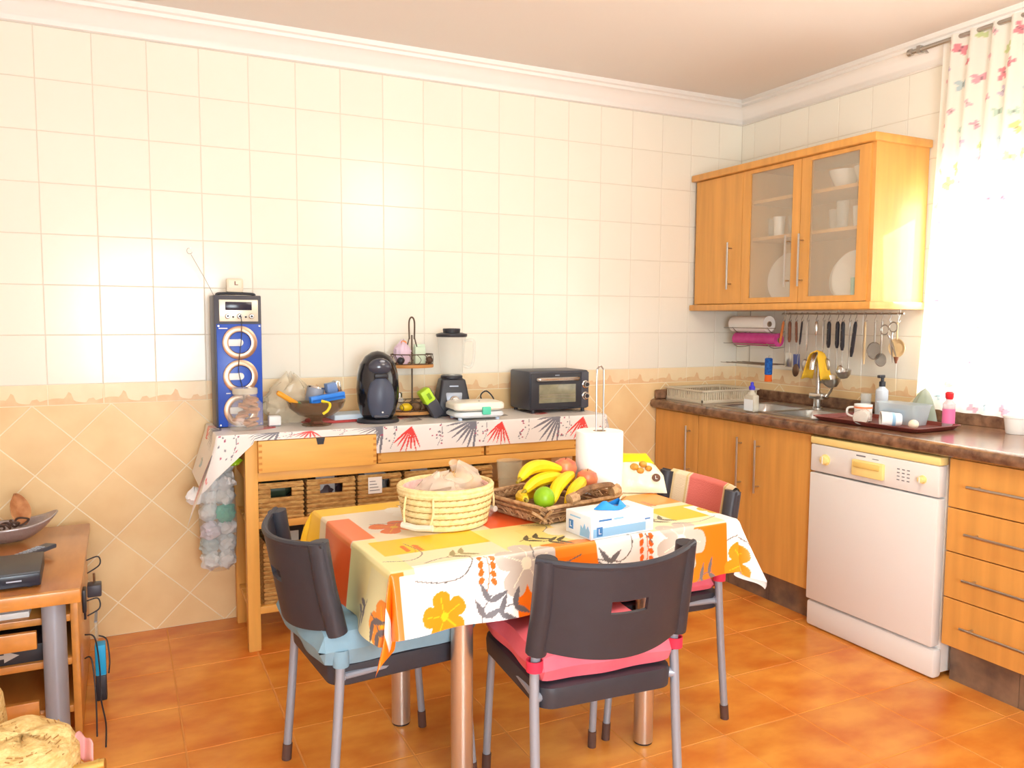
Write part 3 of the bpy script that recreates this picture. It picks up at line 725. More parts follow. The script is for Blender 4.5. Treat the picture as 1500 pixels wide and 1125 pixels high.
# ---------------------------------------------------------------- curtain and rod
cu_n, cv_n = 210, 330
uu, vv = np.meshgrid(np.linspace(0, 1, cu_n+1), np.linspace(0, 1, cv_n+1))
Yc = -1.262-.02*(1-vv)**2*0-1.30*uu-.055*vv*(1-uu)       # left edge leans a little along the window
Yc = -1.330+.050*(1-vv)-1.30*uu
Zc = .958+(2.545-.958)*vv
Xc = -.098+.020*np.sin(uu*2*PI*15+.8*np.sin(vv*3))*(.55+.45*vv)+.008*np.sin(uu*37+vv*2)
cur, me = sheet('curtain', np.stack([Xc, Yc, Zc], -1), cu_n, cv_n, mat('sheer_butterfly_print', (255, 255, 250), .8, attr='print', translucent=.45))
P = Print((uu*1.55).ravel(), (vv*1.59).ravel(), (253, 251, 244))
bc = [(242, 182, 198), (250, 232, 160), (200, 224, 212), (220, 206, 226), (214, 228, 172), (244, 202, 212), (240, 158, 172), (200, 220, 226)]
rr = random.Random(3)
for i in range(17):
    for j in range(19):
        x = .03+i*.092+(.04 if j % 2 else 0)+rr.uniform(-.022, .022); y = .04+j*.084+rr.uniform(-.025, .025); a = rr.uniform(0, 6.28); s = rr.uniform(.55, 1.15)*.031; c = bc[rr.randrange(8)]
        for d_ in (-.55, .55, PI-.5, PI+.5): P.petal(x, y, s*(1.0 if abs(d_) < 1 else .8), s*.42, a+d_, c)
        P.line([(x-s*.3*math.sin(a)*-1, y-s*.3*math.cos(a)), (x+s*.3*math.sin(a)*-1, y+s*.3*math.cos(a))], .002, tuple(int(v*.75) for v in c), 1)
P.apply(me); tag(cur, 'sheer white curtain printed with pastel butterflies over the window', 'curtain')
rd = thing('curtain_rod', 'grey metal curtain rod with capped end above the window', 'curtain rod', (-.10, 0, 2.535))
B().cyl((0, -1.19, 0), (0, -2.75, 0), .010, n=14).done('rod', M_steel, rd)
B().lathe([(.010, 0), (.016, .004), (.016, .02), (.010, .026)], 16, TR(0, -1.19, 0, rx=-PI/2)).done('finial', M_steel, rd)
for y in (-1.225, -2.70): B().box(0.0, .094, y-.006, y+.006, -.008, .008).box(-.012, .012, y-.009, y+.009, -.016, .016).done('bracket', M_steel, rd, smooth=False)
# ================================================================ sideboard along the back wall
KX0, KX1, KY0, KY1, KT = -2.872, -1.300, -.425, -.035, .885
kc = thing('sideboard', 'long pine sideboard with three drawers and two slatted shelves', 'sideboard')
for x in (KX0, KX1-.048):
    for y in (KY0, KY1-.048): B().box(x, x+.048, y, y+.048, 0, KT-.02, .002).done('leg', M_pine_v, kc)
B().box(KX0-.10, KX1+.10, KY0-.008, KY1, KT-.02, KT, .004).done('tabletop', M_pine, kc)
B().box(KX0+.048, KX1-.048, KY0+.004, KY0+.03, .692, .728, .002).done('front_rail', M_pine, kc)
B().box(KX0+.048, KX1-.048, KY1-.03, KY1-.004, .692, KT-.02, .002).done('back_rail', M_pine, kc)
for x in (KX0+.008, KX1-.030): B().box(x, x+.022, KY0+.048, KY1-.048, .692, KT-.02, .002).done('side_rail', M_pine, kc)
for z in (.50, .15):
    B().box(KX0+.048, KX1-.048, KY0+.004, KY0+.026, z, z+.03, .002).done('shelf_rail', M_pine, kc)
    B().box(KX0+.048, KX1-.048, KY1-.026, KY1-.004, z, z+.03, .002).done('shelf_rail', M_pine, kc)
    for i in range(4): B().box(KX0+.01, KX1-.01, KY0+.05+.078*i, KY0+.05+.078*i+.066, z+.008, z+.026, .001).done('slat', M_pine, kc)
M_dove = mat('dark_end_grain', (206, 138, 58), .6)
dws = ((-2.824, -2.344, -.448), (-2.332, -1.838, -.426), (-1.828, -1.352, -.426))
for x0, x1, yf in dws:
    d = B().box(x0, x1, yf, yf+.016, .731, .858, .002).done('drawer', M_pine, kc)
    for xx in (x0, x1-.012): B().box(xx, xx+.012, yf+.016, KY1-.06, .735, .85).done('drawer_side', M_pine, d, smooth=False)
    B().box(x0+.012, x1-.012, yf+.016, KY1-.06, .735, .742).done('drawer_bottom', M_pine, d, smooth=False)
    for xx in (x0+.001, x1-.014):
        for k in range(5): B().box(xx, xx+.013, yf-.0006, yf+.004, .740+k*.024, .750+k*.024).done('dovetail', M_dove, d, smooth=False)
    xm = (x0+x1)/2+.005
    B().prism([(xm-.018, .859), (xm-.012, .832), (xm+.012, .832), (xm+.018, .859)], -.002, .002, Matrix(((1, 0, 0, 0), (0, 0, 1, yf), (0, 1, 0, 0), (0, 0, 0, 1)))).done('finger_notch', M_black, d, smooth=False)

# ---------------------------------------------------------------- printed oilcloth on the sideboard
CX0, CX1 = -3.025, -1.135
Lc = CX1-CX0; nu, nv = 640, 210
over_b, dep, front = .0, .405, .118
s = np.linspace(-.165, Lc+.12, nu+1); t = np.linspace(-front, dep, nv+1)
S, T = np.meshgrid(s, t)
zt = KT+.0035
fd = np.interp(S, [-.2, -.02, .03, .185, .1851, .682, .6821, 3], [.15, .19, .185, .045, .034, .034, front, front])      # short over the open drawer, long at the corner
tt = np.where(T < 0, T*(fd/front), T)
X = CX0+S.copy(); Y = KY0-.0105+np.maximum(tt, 0); Z = np.full_like(X, zt)
hang = np.maximum(-tt, 0)
r = .010
bend = np.minimum(hang/(r*1.57), 1)*PI/2
Z = Z-np.where(hang < r*1.57, r*(1-np.cos(bend)), r+(hang-r*1.57)); Y = Y-np.where(hang > 0, np.sin(bend)*.002, 0)-.003*np.sin(S*23)*hang/front
# ends: the oilcloth droops past the board
ends = ((CX0, -1, KX0-.10-CX0), (CX1, 1, CX1-(KX1+.10)))
eL = np.maximum((KX0-.104)-X, 0); eR = np.maximum(X-(KX1+.104), 0)
for e, sgn in ((eL, -1), (eR, 1)):
    q = np.minimum(e/.05, 1)
    drop = e*.96*np.clip(e/.03, 0, 1); out = e*.30
    Xe = ((KX0-.104)-out) if sgn < 0 else ((KX1+.104)+out)
    X = np.where(e > 0, Xe-(0.35*hang*np.minimum(e/.06, 1)*(1 if sgn < 0 else -1)), X); Z = Z-np.where(e > 0, drop, 0)
    Y = Y+np.where(e > 0, -.02*np.sin(T*22)*np.minimum(e/.06, 1)+.25*hang*np.minimum(e/.08, 1), 0)
    Y = Y-np.where((e > 0) & (sgn < 0), .06*np.minimum(e/.1, 1)*np.clip(1-T/.25, 0, 1), 0)
oc, me = sheet('oilcloth', np.stack([X, Y, Z], -1), nu, nv, mat('palm_print_oilcloth', (240, 234, 226), .38, attr='print'))
P = Print(S.ravel(), T.ravel(), (232, 227, 223))
GR, RD, MG = (118, 118, 128), (222, 66, 62), (168, 60, 96)
rr = random.Random(5)
def fan(x, y, n, L0, a0, spread, c):
    for i in range(n):
        a = a0+spread*(i/(n-1)-.5); P.frond(x, y, L0*rr.uniform(.8, 1.05), L0*.034, a, c)
for k in range(10):
    x0 = -.02+.215*k
    c = GR if k % 2 else RD
    yo = [-.012, .01][k % 2]
    fan(x0+(.09 if k % 2 else 0), yo, 7, .165 if k % 2 else .125, -PI/2-(.75 if k % 2 else .25), 1.25, c)
    fan(x0+.10, .14, 9, .12, PI*.8, 2.0, RD if k % 2 else GR)
    fan(x0+.02, .30, 8, .11, -.6, 1.8, GR if k % 2 else RD)
    for q in range(14):
        P.ell(x0+.075+rr.uniform(0, .075), rr.uniform(-.10, -.005), .0045, .003, rr.uniform(0, 3), MG if q % 2 else GR)
    P.line([(x0+.12, -.10), (x0+.14, -.05), (x0+.135, .01)], .0011, GR)
fan(-.02, .0, 8, .11, -2.2, 1.3, (100, 100, 130))
P.apply(me); tag(oc, 'white oilcloth printed with red and grey palm leaves over the sideboard', 'tablecloth')

OZ = KT+.004     # things stand here
def Z_(x): return x
# ---------------------------------------------------------------- karaoke loudspeaker
rs = thing('loudspeaker', 'tall blue loudspeaker with ring cones at the left of the sideboard', 'loudspeaker', (-2.860, -.155, OZ), rz=.02)
M_blue = mat('blue_speaker_front', (40, 84, 190), .35); M_lgrey = mat('speaker_side', (150, 156, 172), .5)
B().box(-.094, .094, -.055, .075, 0, .548, .004).done('cabinet', M_dkgrey, rs)
B().box(-.086, .092, -.060, -.054, .004, .430, .002).done('front_panel', M_blue, rs)
B().box(-.074, .080, -.062, -.054, .440, .530, .002).done('control_panel', mat('champagne_panel', (226, 222, 204), .35, .3), rs)
B().box(-.050, .055, -.0645, -.060, .487, .521, .002).done('display', mat('display_black', (42, 42, 60), .2), rs)
for x in (-.042, .005, .052):
    k = B().lathe([(.011, 0), (.011, .004), (.008, .006), (.008, .014)], 16, TR(x, -.062, .462, rx=PI/2)).done('knob', M_chrome, rs)
    B().lathe([(.005, .0142), (.005, .0150)], 10, TR(x, -.062, .462, rx=PI/2)).done('knob_cap', M_black, k)
for x in (-.02, .03): B().cyl((x, -.062, .459), (x, -.066, .459), .004, n=10).done('button', M_black, rs)
M_ring = mat('copper_chrome_ring', (196, 164, 140), .3, .9)
for k, z in enumerate((.353, .213, .072)):
    rg = B().lathe([(.070, 0), (.069, .008), (.058, .012), (.046, .010), (.043, .002)], 36, TR(.004, -.060, z, rx=PI/2), cap=(False, False)).done('speaker_ring', M_ring, rs)
    B().lathe([(.050, .002), (.030, -.006), (.016, -.008)], 30, TR(.004, -.060, z, rx=PI/2), cap=(False, True)).done('cone', M_blue, rg)
    B().lathe([(.016, -.006), (.014, .006), (.006, .009)], 20, TR(.004, -.060, z, rx=PI/2)).done('dome', M_white, rg)
    B().box(-.060, .004, -.0695, -.066, z-.014, z+.014, .001).done('bridge', M_white, rg)
for x in (-.078, .084):
    for z in (.012, .422): B().cyl((x, -.060, z), (x, -.063, z), .004, n=8).done('screw', M_wire, rs)
blurred_print(.034, .004, M_white, rs, TR(-.060, -.0603, .412, rx=PI/2))
blurred_print(.018, .004, M_white, rs, TR(-.045, -.0603, .143, rx=PI/2))
B().tube(cr([(-.075, .0, .548), (-.06, .0, .556), (.06, .0, .556), (.078, .0, .548)], 5), .006, 8).done('carry_handle', M_black, rs)
B().tube(cr([(.008, -.075, .470), (.010, -.085, .43), (.006, -.088, .36), (-.006, -.085, .24), (.01, -.09, .15), (.012, -.085, .05)], 6), .0016, 6).done('cable', M_black, rs)
B().tube([(-.082, .03, .548), (-.115, .04, .62), (-.165, .045, .715)], .0014, 6).done('antenna', M_wire, rs)
B().tube([(-.170+.011*math.cos(a), .045, .730+.013*math.sin(a)) for a in [2*PI*i/10 for i in range(10)]], .0014, 6, closed=True).done('antenna_loop', M_wire, rs)
gd = thing('kitchen_timer', 'small cream clock timer on top of the blue loudspeaker', 'timer', (-2.862, -.15, OZ+.5615))
B().box(-.034, .034, -.016, .016, 0, .058, .008).done('case', mat('cream_plastic', (232, 220, 196), .4), gd)
B().box(-.024, .024, -.0175, -.015, .018, .050, .001).done('dial', mat('dial', (246, 232, 212), .4), gd)
B().box(-.002, .002, -.019, -.017, .03, .046).box(-.002, .012, -.019, -.017, .03, .033).done('hands', M_wood_br, gd, smooth=False)
# jar of biscuits
jr = thing('biscuit_jar', 'square glass jar of biscuits before the loudspeaker', 'jar', (-2.848, -.285, OZ))
M_jar = clear_glass('jar_glass_clear', (240, 232, 220), .22)
b = B(); b.skin([b._v([(x, y, z) for x, y in rrect(h, h, rr_)]) for h, rr_, z in ((.055, .02, 0), (.064, .022, .006), (.064, .022, .105), (.048, .03, .128), (.046, .04, .134), (.046, .04, .150))], cap=False); b.bm.faces.new(list(b.bm.verts)[:28][::-1]); b.done('jar_body', M_jar, jr)
B().lathe([(.049, .146), (.050, .150), (.050, .168), (.046, .171)], 24).done('lid', clear_glass('pale_lid', (222, 216, 200), .75), jr)
M_bis = mat('biscuit_brown', (196, 132, 84), .7, rgb2=(160, 98, 60), scale=40)
rj = random.Random(2)
for k in range(18):
    bx = tag(B().lathe([(.020, -.006), (.025, -.004), (.025, .004), (.020, .006)], 14).done('biscuit', M_bis), 'round brown biscuit inside the square glass jar', 'biscuit', 'biscuits in the jar')
    bx.location = (-2.848+rj.uniform(-.033, .033), -.285+rj.uniform(-.033, .033), OZ+.012+.0066*k); bx.rotation_euler = (rj.uniform(-.25, .25), rj.uniform(-.25, .25), 0)
wb = thing('egg_timer', 'small white square box between the jar and the bowl', 'box', (-2.725, -.24, OZ))
B().box(-.026, .026, -.02, .02, 0, .046, .008).done('case', M_white, wb); B().box(-.022, .022, -.0215, -.019, .004, .006).done('seam', M_dkgrey, wb, smooth=False)
# footed bowl of odds and ends
fb = thing('footed_bowl', 'smoked glass footed bowl holding odds and ends', 'bowl', (-2.555, -.27, OZ))
M_smoke = clear_glass('smoked_glass', (128, 98, 70), .62)
B().lathe([(.062, 0), (.064, .004), (.030, .010), (.022, .020), (.030, .030), (.075, .045), (.112, .075), (.124, .105), (.120, .105), (.105, .078), (.07, .052), (.02, .036), (.001, .034)], 32).done('bowl_glass', M_smoke, fb)
def inb(x, y, z): return (-2.555+x, -.27+y, OZ+z)
t = thing('blue_clip_box', 'bright blue plastic strip lying across the bowl', 'box', inb(.035, -.055, .118), rz=.12, ry=-.12)
B().box(-.075, .075, -.016, .016, -.012, .018, .003).done('strip_body', mat('sky_blue_plastic', (38, 130, 230), .4), t); B().box(-.07, .07, -.0168, -.012, -.004, .004).done('groove', mat('blue_groove', (20, 96, 190), .4), t, smooth=False)
t = thing('chrome_box', 'small chrome and blue gadget at the right of the bowl', 'gadget', inb(.075, .01, .135), rz=.2, ry=-.15)
B().box(-.03, .03, -.02, .02, 0, .045, .006).done('case', mat('blue_grey', (110, 140, 190), .35), t); B().box(.01, .034, -.021, .021, -.002, .050, .006).done('chrome_end', M_chrome, t)
t = thing('grey_tin', 'grey round tin tilted in the bowl', 'tin', inb(-.005, .03, .10), ry=.2)
B().lathe([(.036, 0), (.037, .004), (.037, .056), (.034, .060)], 24).done('can', mat('grey_label', (150, 156, 170), .4), t); B().lathe([(.037, .058), (.035, .064)], 24).done('lid', M_chrome, t)
t = thing('marker_pen', 'orange marker pen with green tip leaning out of the bowl', 'pen', inb(-.085, -.03, .095), ry=-1.0, rz=.1)
B().lathe([(.008, 0), (.011, .01), (.011, .09), (.008, .10)], 12).done('barrel', mat('amber_plastic', (232, 160, 40), .4), t); B().lathe([(.006, -.02), (.012, -.012), (.013, .002)], 12).done('cap', mat('green_cap', (50, 150, 90), .4), t)
tag(B().tube(cr([inb(.0, -.10, .112), inb(.03, -.118, .10), inb(.02, -.125, .075), inb(.0, -.122, .06)], 6), .006, 8).done('yellow_cord', mat('yellow_cord', (240, 214, 40), .5)), 'short yellow strap hanging over the bowl rim', 'strap')
bp = thing('bread_bag', 'crumpled clear plastic bag behind the footed bowl', 'bag', (-2.635, -.13, OZ))
def crump(R, Hh, sx, sy, seed, knot=.25):
    off = Vector((seed*3.1, seed*1.7, seed*.9))
    def f(u, v):
        a = 2*PI*u; rad = R*(math.sin(PI*min(.96, .10+.86*v))**.7)*(1 if v < .8 else 1-.4*(v-.8)/.2)
        q = Vector((math.cos(a), math.sin(a), v*2.2))+off
        wob = 1+.34*noise.noise(q*1.7)+.20*noise.noise(q*3.9)+.10*abs(noise.noise(q*8.0))
        dz = .30*noise.noise(q*1.3+Vector((5, 2, 1)))*v
        return Vector((sx*rad*wob*math.cos(a), sy*rad*wob*math.sin(a), Hh*max(0, v+dz)))
    return f
B().grid(48, 20, crump(.085, .19, 1.35, .75, 4)).done('bag_film', clear_glass('clear_film', (238, 226, 200), .42, .2), bp)
bk_ = thing('magazine', 'flat red and pale blue papers under the bowl', 'magazine', (-2.46, -.17, OZ), rz=.1)
B().box(-.11, .11, -.075, .075, 0, .012, .002).done('pages', mat('red_cover', (190, 70, 66), .5), bk_); B().box(-.02, .14, -.08, .06, .0122, .034, .002).done('white_box_part', mat('pale_blue_box', (206, 222, 236), .5), bk_)
# ---------------------------------------------------------------- capsule coffee machine
cm = thing('coffee_machine', 'black oval capsule coffee machine on the sideboard', 'coffee machine', (-2.285, -.275, OZ), rz=-.1)
M_glossb = mat('gloss_black', (26, 26, 32), .12, coat=.5); M_slateb = mat('slate_grey_plastic', (70, 78, 98), .4)
B().lathe([(.092, 0), (.094, .006), (.088, .016), (.05, .020)], 36, ell=(1, .9)).done('base', M_black, cm)
prof = [(.060, .015), (.078, .04), (.090, .09), (.094, .15), (.090, .21), (.078, .255), (.055, .290), (.028, .308), (.001, .314)]
B().lathe(prof, 36, ell=(1, .85)).done('housing', M_glossb, cm)
b = B(); b.grid(16, 24, lambda u, v: Vector(((u-.5)*.118*math.sin(PI*(.12+.80*v))**.5, -.045-.050*math.cos((u-.5)*2.0)*math.sin(PI*(.25+.5*v)), .028+.172*v))); b.done('front_recess', M_slateb, cm, solid=.003)
B().ball((0, -.052, .245), .052, .030, .040, 20, 10).done('head_cover', mat('smoky_grey', (64, 66, 80), .2, coat=.4), cm)
B().ball((.006, -.076, .270), .012, .008, .007, 12, 8).done('badge', M_silver, cm)
B().box(-.030, .030, -.088, -.05, .198, .218, .006).done('spout_block', M_black, cm)
B().box(-.032, .032, -.085, -.045, .026, .040, .006).done('drip_tray', M_dkgrey, cm)
B().cyl((.002, -.0935, .052), (.002, -.097, .052), .004, n=10).done('button', M_white, cm)
# ---------------------------------------------------------------- two tier rack
rk2 = thing('tier_rack', 'two tier wire rack with wooden trays behind the coffee machine', 'rack', (-2.078, -.135, OZ))
M_brownw = mat('brown_wire', (96, 80, 66), .5, .6)
b = B()
for r0, z in ((.112, .03), (.112, .072), (.100, .245), (.100, .290)): b.tube([(r0*math.cos(a), r0*.72*math.sin(a), z) for a in [2*PI*i/32 for i in range(32)]], .0025, 6, closed=True)
b.tube([(0, .0, .01), (0, .0, .38)], .004, 8)
b.tube(cr([(-.012, 0, .36), (-.013, 0, .44), (0, 0, .462), (.013, 0, .44), (.012, 0, .36)], 6), .004, 8)
for s in (-1, 1): b.tube(cr([(s*.012, 0, .37), (s*.03, 0, .31), (s*.06, 0, .26), (s*.085, 0, .248)], 5), .003, 6)
for i in range(16):
    a = 2*PI*i/16
    for r0, z0, z1 in ((.112, .02, .072), (.100, .24, .290)): b.tube(cr([(r0*math.cos(a), r0*.72*math.sin(a), z0), (r0*1.02*math.cos(a+.2), r0*.73*math.sin(a+.2), (z0+z1)/2), (r0*math.cos(a), r0*.72*math.sin(a), z1)], 3), .0015, 5)
b.done('wire_frame', M_brownw, rk2)
M_tray = mat('rack_tray_wood', (206, 146, 84), .5, var=.15)
B().lathe([(.112, .012), (.114, .016), (.114, .026), (.11, .028)], 32, ell=(1, .72)).done('lower_tray', M_tray, rk2); B().lathe([(.102, .228), (.104, .232), (.104, .242), (.10, .244)], 32, ell=(1, .72)).done('upper_tray', M_tray, rk2)
for sx in (-.07, .07): B().ball((sx, 0, .006), .006, .006, .006, 8, 6).done('foot', M_brownw, rk2)
def onrack(x, y, z): return (-2.078+x, -.135+y, OZ+z)
M_lil = mat('lilac_paper', (220, 196, 214), .6); M_yel2 = mat('yellow_rind', (244, 204, 30), .4)
t = thing('sachet_bundle', 'lilac packet with orange top on the upper tray', 'packet', onrack(-.045, .0, .2445), rz=.2)
B().grid(32, 10, crump(.040, .105, 1.1, .7, 9)).done('wrapper', M_lil, t); B().ball((.005, 0, .098), .016, .012, .012, 10, 6).done('orange_top', mat('orange_knot', (250, 150, 80), .5), t)
t = thing('tea_tin', 'small pale green packet at the right of the upper tray', 'packet', onrack(.04, .01, .2445)); B().box(-.026, .026, -.018, .018, 0, .08, .004).done('wrapper', mat('pale_green', (206, 224, 200), .5), t); B().box(-.026, .026, -.01, .01, .078, .092, .003).done('folded_top', mat('pale_green', (206, 224, 200), .5), t)
tag(B().ball((0, 0, 0), .017, .017, .017, 12, 8).done('dark_ball', M_black, loc=onrack(-.068, -.04, .262)), 'small dark round fruit at the upper tray left edge', 'fruit')
tag(B().ball((0, 0, 0), .016, .016, .018, 12, 8).done('brown_ball', mat('brown_skin', (92, 66, 50), .6), loc=onrack(.078, -.025, .2625)), 'small brown round fruit at the upper tray right edge', 'fruit')
tag(B().ball((0, 0, 0), .032, .02, .019, 14, 8).done('lemon', M_yel2, loc=onrack(-.045, -.045, .0475)), 'bright yellow lemon on the lower tray', 'lemon')
t = thing('glass_shaker', 'clear glass shaker on the lower tray', 'shaker', onrack(-.055, .02, .0285)); B().lathe([(.018, 0), (.020, .05), (.012, .062)], 14).done('bottle', M_cglass, t); B().lathe([(.013, .06), (.013, .08), (.008, .084)], 14).done('cap', M_chrome, t)
for k, (x, y, rr_) in enumerate(((.01, -.03, .024), (.05, -.02, .026), (.02, .03, .025), (.065, .025, .022))):
    tag(B().ball((0, 0, 0), rr_, rr_, rr_*.9, 12, 8).done('walnut', mat('walnut_shell', (150, 116, 84), .7, rgb2=(110, 80, 56), scale=60, bump=.4, bscale=80), loc=onrack(x, y, .0285+rr_*.9)), 'round brown nut on the lower rack tray, %s' % ['front left', 'front right', 'back left', 'back right'][k], 'nut', 'nuts on the wire rack')
t = thing('lime_box', 'lime green topped dark case tilted against the rack', 'case', (-1.985, -.235, OZ+.008), ry=-.55)
B().box(-.028, .028, -.03, .03, 0, .145, .010).done('case_body', M_dkgrey, t); B().box(-.0285, .025, -.031, .031, .075, .146, .009).done('green_cover', mat('lime_plastic', (186, 226, 50), .4), t); B().box(-.006, .010, -.032, -.03, .095, .125).done('icon', mat('lime_dark', (120, 160, 40), .4), t, smooth=False)
# ---------------------------------------------------------------- blender
bl = thing('blender', 'black jug blender with ribbed glass jug', 'blender', (-1.885, -.150, OZ), rz=-.2)
b = B(); b.skin([b._v([(x, y, z) for x, y in rrect(hx, hy, .015)]) for hx, hy, z in ((.080, .075, 0), (.084, .078, .006), (.078, .072, .06), (.064, .06, .14), (.058, .055, .168), (.045, .045, .176))]); b.done('motor_base', M_black, bl)
B().box(-.040, .040, -.0765, -.06, .030, .105, .006, M=TR(rx=-.09)).done('control_plate', M_silver, bl)
B().lathe([(.024, 0), (.024, .006), (.018, .010), (.018, .022)], 20, TR(0, -.078, .072, rx=PI/2)).done('dial', M_chrome, bl)
blurred_print(.042, .006, M_silver, bl, TR(0, -.0625, .140, rx=PI/2-.12))
M_jug = clear_glass('jug_glass', (226, 232, 226), .22)
n = 40; b = B(); rings = []
for r0, z in ((.046, .176), (.048, .18), (.054, .22), (.066, .36), (.070, .372)):
    rings.append(b._v([(r0*(1+.03*math.cos(10*2*PI*i/n))*math.cos(2*PI*i/n), r0*(1+.03*math.cos(10*2*PI*i/n))*math.sin(2*PI*i/n), z) for i in range(n)]))
b.skin(rings, cap=False); b.done('jug', M_jug, bl)
B().lathe([(.052, .174), (.052, .186), (.044, .190)], 28).done('collar', M_black, bl)
B().tube(cr([(.064, 0, .350), (.098, 0, .355), (.110, 0, .335), (.106, 0, .26), (.090, 0, .225), (.057, 0, .232)], 6), .007, 10).done('jug_handle', M_jug, bl)
B().lathe([(.072, .370), (.074, .376), (.074, .384), (.05, .390)], 32).done('lid', M_black, bl)
B().lathe([(.040, .388), (.042, .408), (.038, .410)], 24).done('lid_cap', M_black, bl)
B().box(-.01, .01, -.035, .035, .186, .192, .002).done('blade', M_steel, bl)
# ---------------------------------------------------------------- sandwich press
sp2 = thing('sandwich_press', 'white sandwich press with a mint clasp on the sideboard', 'sandwich press', (-1.845, -.335, OZ), rz=-.06)
def pad(bb, hx, hy, z0, z1, rr_=.035):
    bb.skin([bb._v([(x, y, z) for x, y in rrect(hx*k, hy*k, rr_)]) for k, z in ((.90, z0), (1, z0+.008), (1, z1-.012), (.94, z1-.003), (.80, z1))])
b = B(); pad(b, .120, .085, .012, .040); b.done('lower_shell', mat('press_lower', (222, 230, 236), .3), sp2)
b = B(); pad(b, .122, .086, .043, .082); b.done('upper_shell', mat('press_ivory', (244, 240, 226), .3), sp2)
B().box(-.1215, -.04, -.05, .05, .044, .060, .004).done('dark_vent', M_dkgrey, sp2)
B().box(.004, .044, -.098, -.082, .026, .062, .004).done('clasp', mat('mint_plastic', (90, 214, 180), .4), sp2)
for x in (-.09, .09):
    for y in (-.055, .055): B().cyl((x, y, 0), (x, y, .014), .010, n=12).done('foot', mat('pale_blue_foot', (200, 214, 236), .5), sp2)
B().cyl((.01, -.03, .082), (.01, -.03, .0835), .004, n=10).done('lamp', M_black, sp2)
tag(B().tube(cr([(-1.72, -.27, OZ+.006), (-1.70, -.18, OZ+.010), (-1.72, -.12, OZ+.075), (-1.68, -.10, OZ+.10), (-1.645, -.11, OZ+.06), (-1.66, -.13, OZ+.012), (-1.70, -.15, OZ+.006), (-1.655, -.20, OZ+.006)], 8), .0035, 8).done('looped_cable', M_black), 'black looped power cord between the press and the oven', 'cord')
# ---------------------------------------------------------------- mini oven
ov = thing('mini_oven', 'dark grey mini oven with a glass door', 'oven', (-1.372, -.185, OZ), rz=0)
M_oven = mat('oven_grey', (72, 74, 84), .4, .3)
B().box(-.165, .165, -.105, .115, .014, .205, .010).done('housing', M_oven, ov)
B().box(-.163, .118, -.116, -.104, .022, .196, .006).done('door', M_black, ov)
B().box(.120, .163, -.112, -.104, .020, .197, .004).done('control_panel', M_dkgrey, ov)
b = B(); b.tube(cr([(-.130, -.112, .166), (-.120, -.132, .166), (0, -.138, .166), (.085, -.132, .166), (.095, -.112, .166)], 6), .009, 10); b.done('door_handle', M_chrome, ov)
B().box(-.120, .085, -.1175, -.114, .050, .140, .002).done('window_pane', mat('oven_window', (150, 146, 120), .12, rgb2=(120, 116, 96), scale=20), ov)
for z in (.072, .088): B().box(-.115, .080, -.1185, -.117, z, z+.002).done('rack_bar', M_wire, ov, smooth=False)
for z in (.135, .078):
    k = B().lathe([(.020, 0), (.020, .004), (.015, .006), (.014, .018)], 20, TR(.142, -.112, z, rx=PI/2)).done('knob', M_chrome, ov)
    B().lathe([(.010, .0185), (.010, .0195)], 14, TR(.142, -.112, z, rx=PI/2)).done('knob_cap', M_black, k)
blurred_print(.024, .005, M_silver, ov, TR(-.02, -.1164, .184, rx=PI/2))
for x in (-.14, .14):
    for y in (-.09, .095): B().cyl((x, y, 0), (x, y, .016), .010, n=12).done('foot', M_black, ov)

# ---------------------------------------------------------------- baskets on the shelves
M_sea = mat('seagrass', (204, 164, 100), .8, rgb2=(160, 116, 62), scale=70, stretch=(.5, 1, 1.6), bump=.5, bscale=90)
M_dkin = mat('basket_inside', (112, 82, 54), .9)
def basket(lab, x0, x1, y0, y1, z0, z1, grp, rows_=8, slot=True):
    t = thing('seagrass_basket', lab, 'basket', ((x0+x1)/2, (y0+y1)/2, z0), group=grp)
    hx, hy, h = (x1-x0)/2, (y1-y0)/2, z1-z0
    sl0, sl1 = h*.60, h*.86
    def wall(rs_, gap):
        bb = B(); dz = h/rows_
        for k in range(rows_):
            z = dz*(k+.5); n_ = 12
            pts = []
            for ax, ay, bx_, by_ in ((-hx, -hy, hx, -hy), (hx, -hy, hx, hy), (hx, hy, -hx, hy), (-hx, hy, -hx, -hy)):
                for i in range(n_):
                    u = i/n_; pts.append((ax+(bx_-ax)*u, ay+(by_-ay)*u, z+.0012*math.sin(i*PI+k*PI)))
            if slot and sl0 < z < sl1:
                q = [p for p in pts if not (abs(p[0]) < hx*.34 and p[1] < -hy+.001)]
                k0 = next(i for i, p in enumerate(pts) if abs(p[0]) < hx*.34 and p[1] < -hy+.001)
                while abs(pts[k0][0]) < hx*.34 and pts[k0][1] < -hy+.001: k0 += 1
                q = [pts[(k0+i) % len(pts)] for i in range(len(pts)) if not (abs(pts[(k0+i) % len(pts)][0]) < hx*.34 and pts[(k0+i) % len(pts)][1] < -hy+.001)]
                bb.tube(q, dz*.52, 5)
            else: bb.tube(pts, dz*.52, 5, closed=True)
        return bb
    w_ = wall(0, 0).done('woven_wall', M_sea, t); w_['kind'] = 'stuff'
    B().tube([(-hx, -hy, h), (hx, -hy, h), (hx, hy, h), (-hx, hy, h)], .006, 6, closed=True).done('rim', M_sea, t)
    B().box(-hx, hx, -hy, hy, .001, .006).done('bottom', M_dkin, t, smooth=False)
    return t
SZ = .5275
bx = [(-2.818, -2.650), (-2.625, -2.435), (-2.412, -2.232), (-2.205, -2.02), (-1.99, -1.80)]
nm = ['small seagrass basket at the left end of the upper shelf', 'second seagrass basket from the left on the upper shelf', 'third seagrass basket on the upper shelf with white tags', 'fourth seagrass basket on the upper shelf behind the straw basket', 'fifth seagrass basket on the upper shelf behind the bananas']
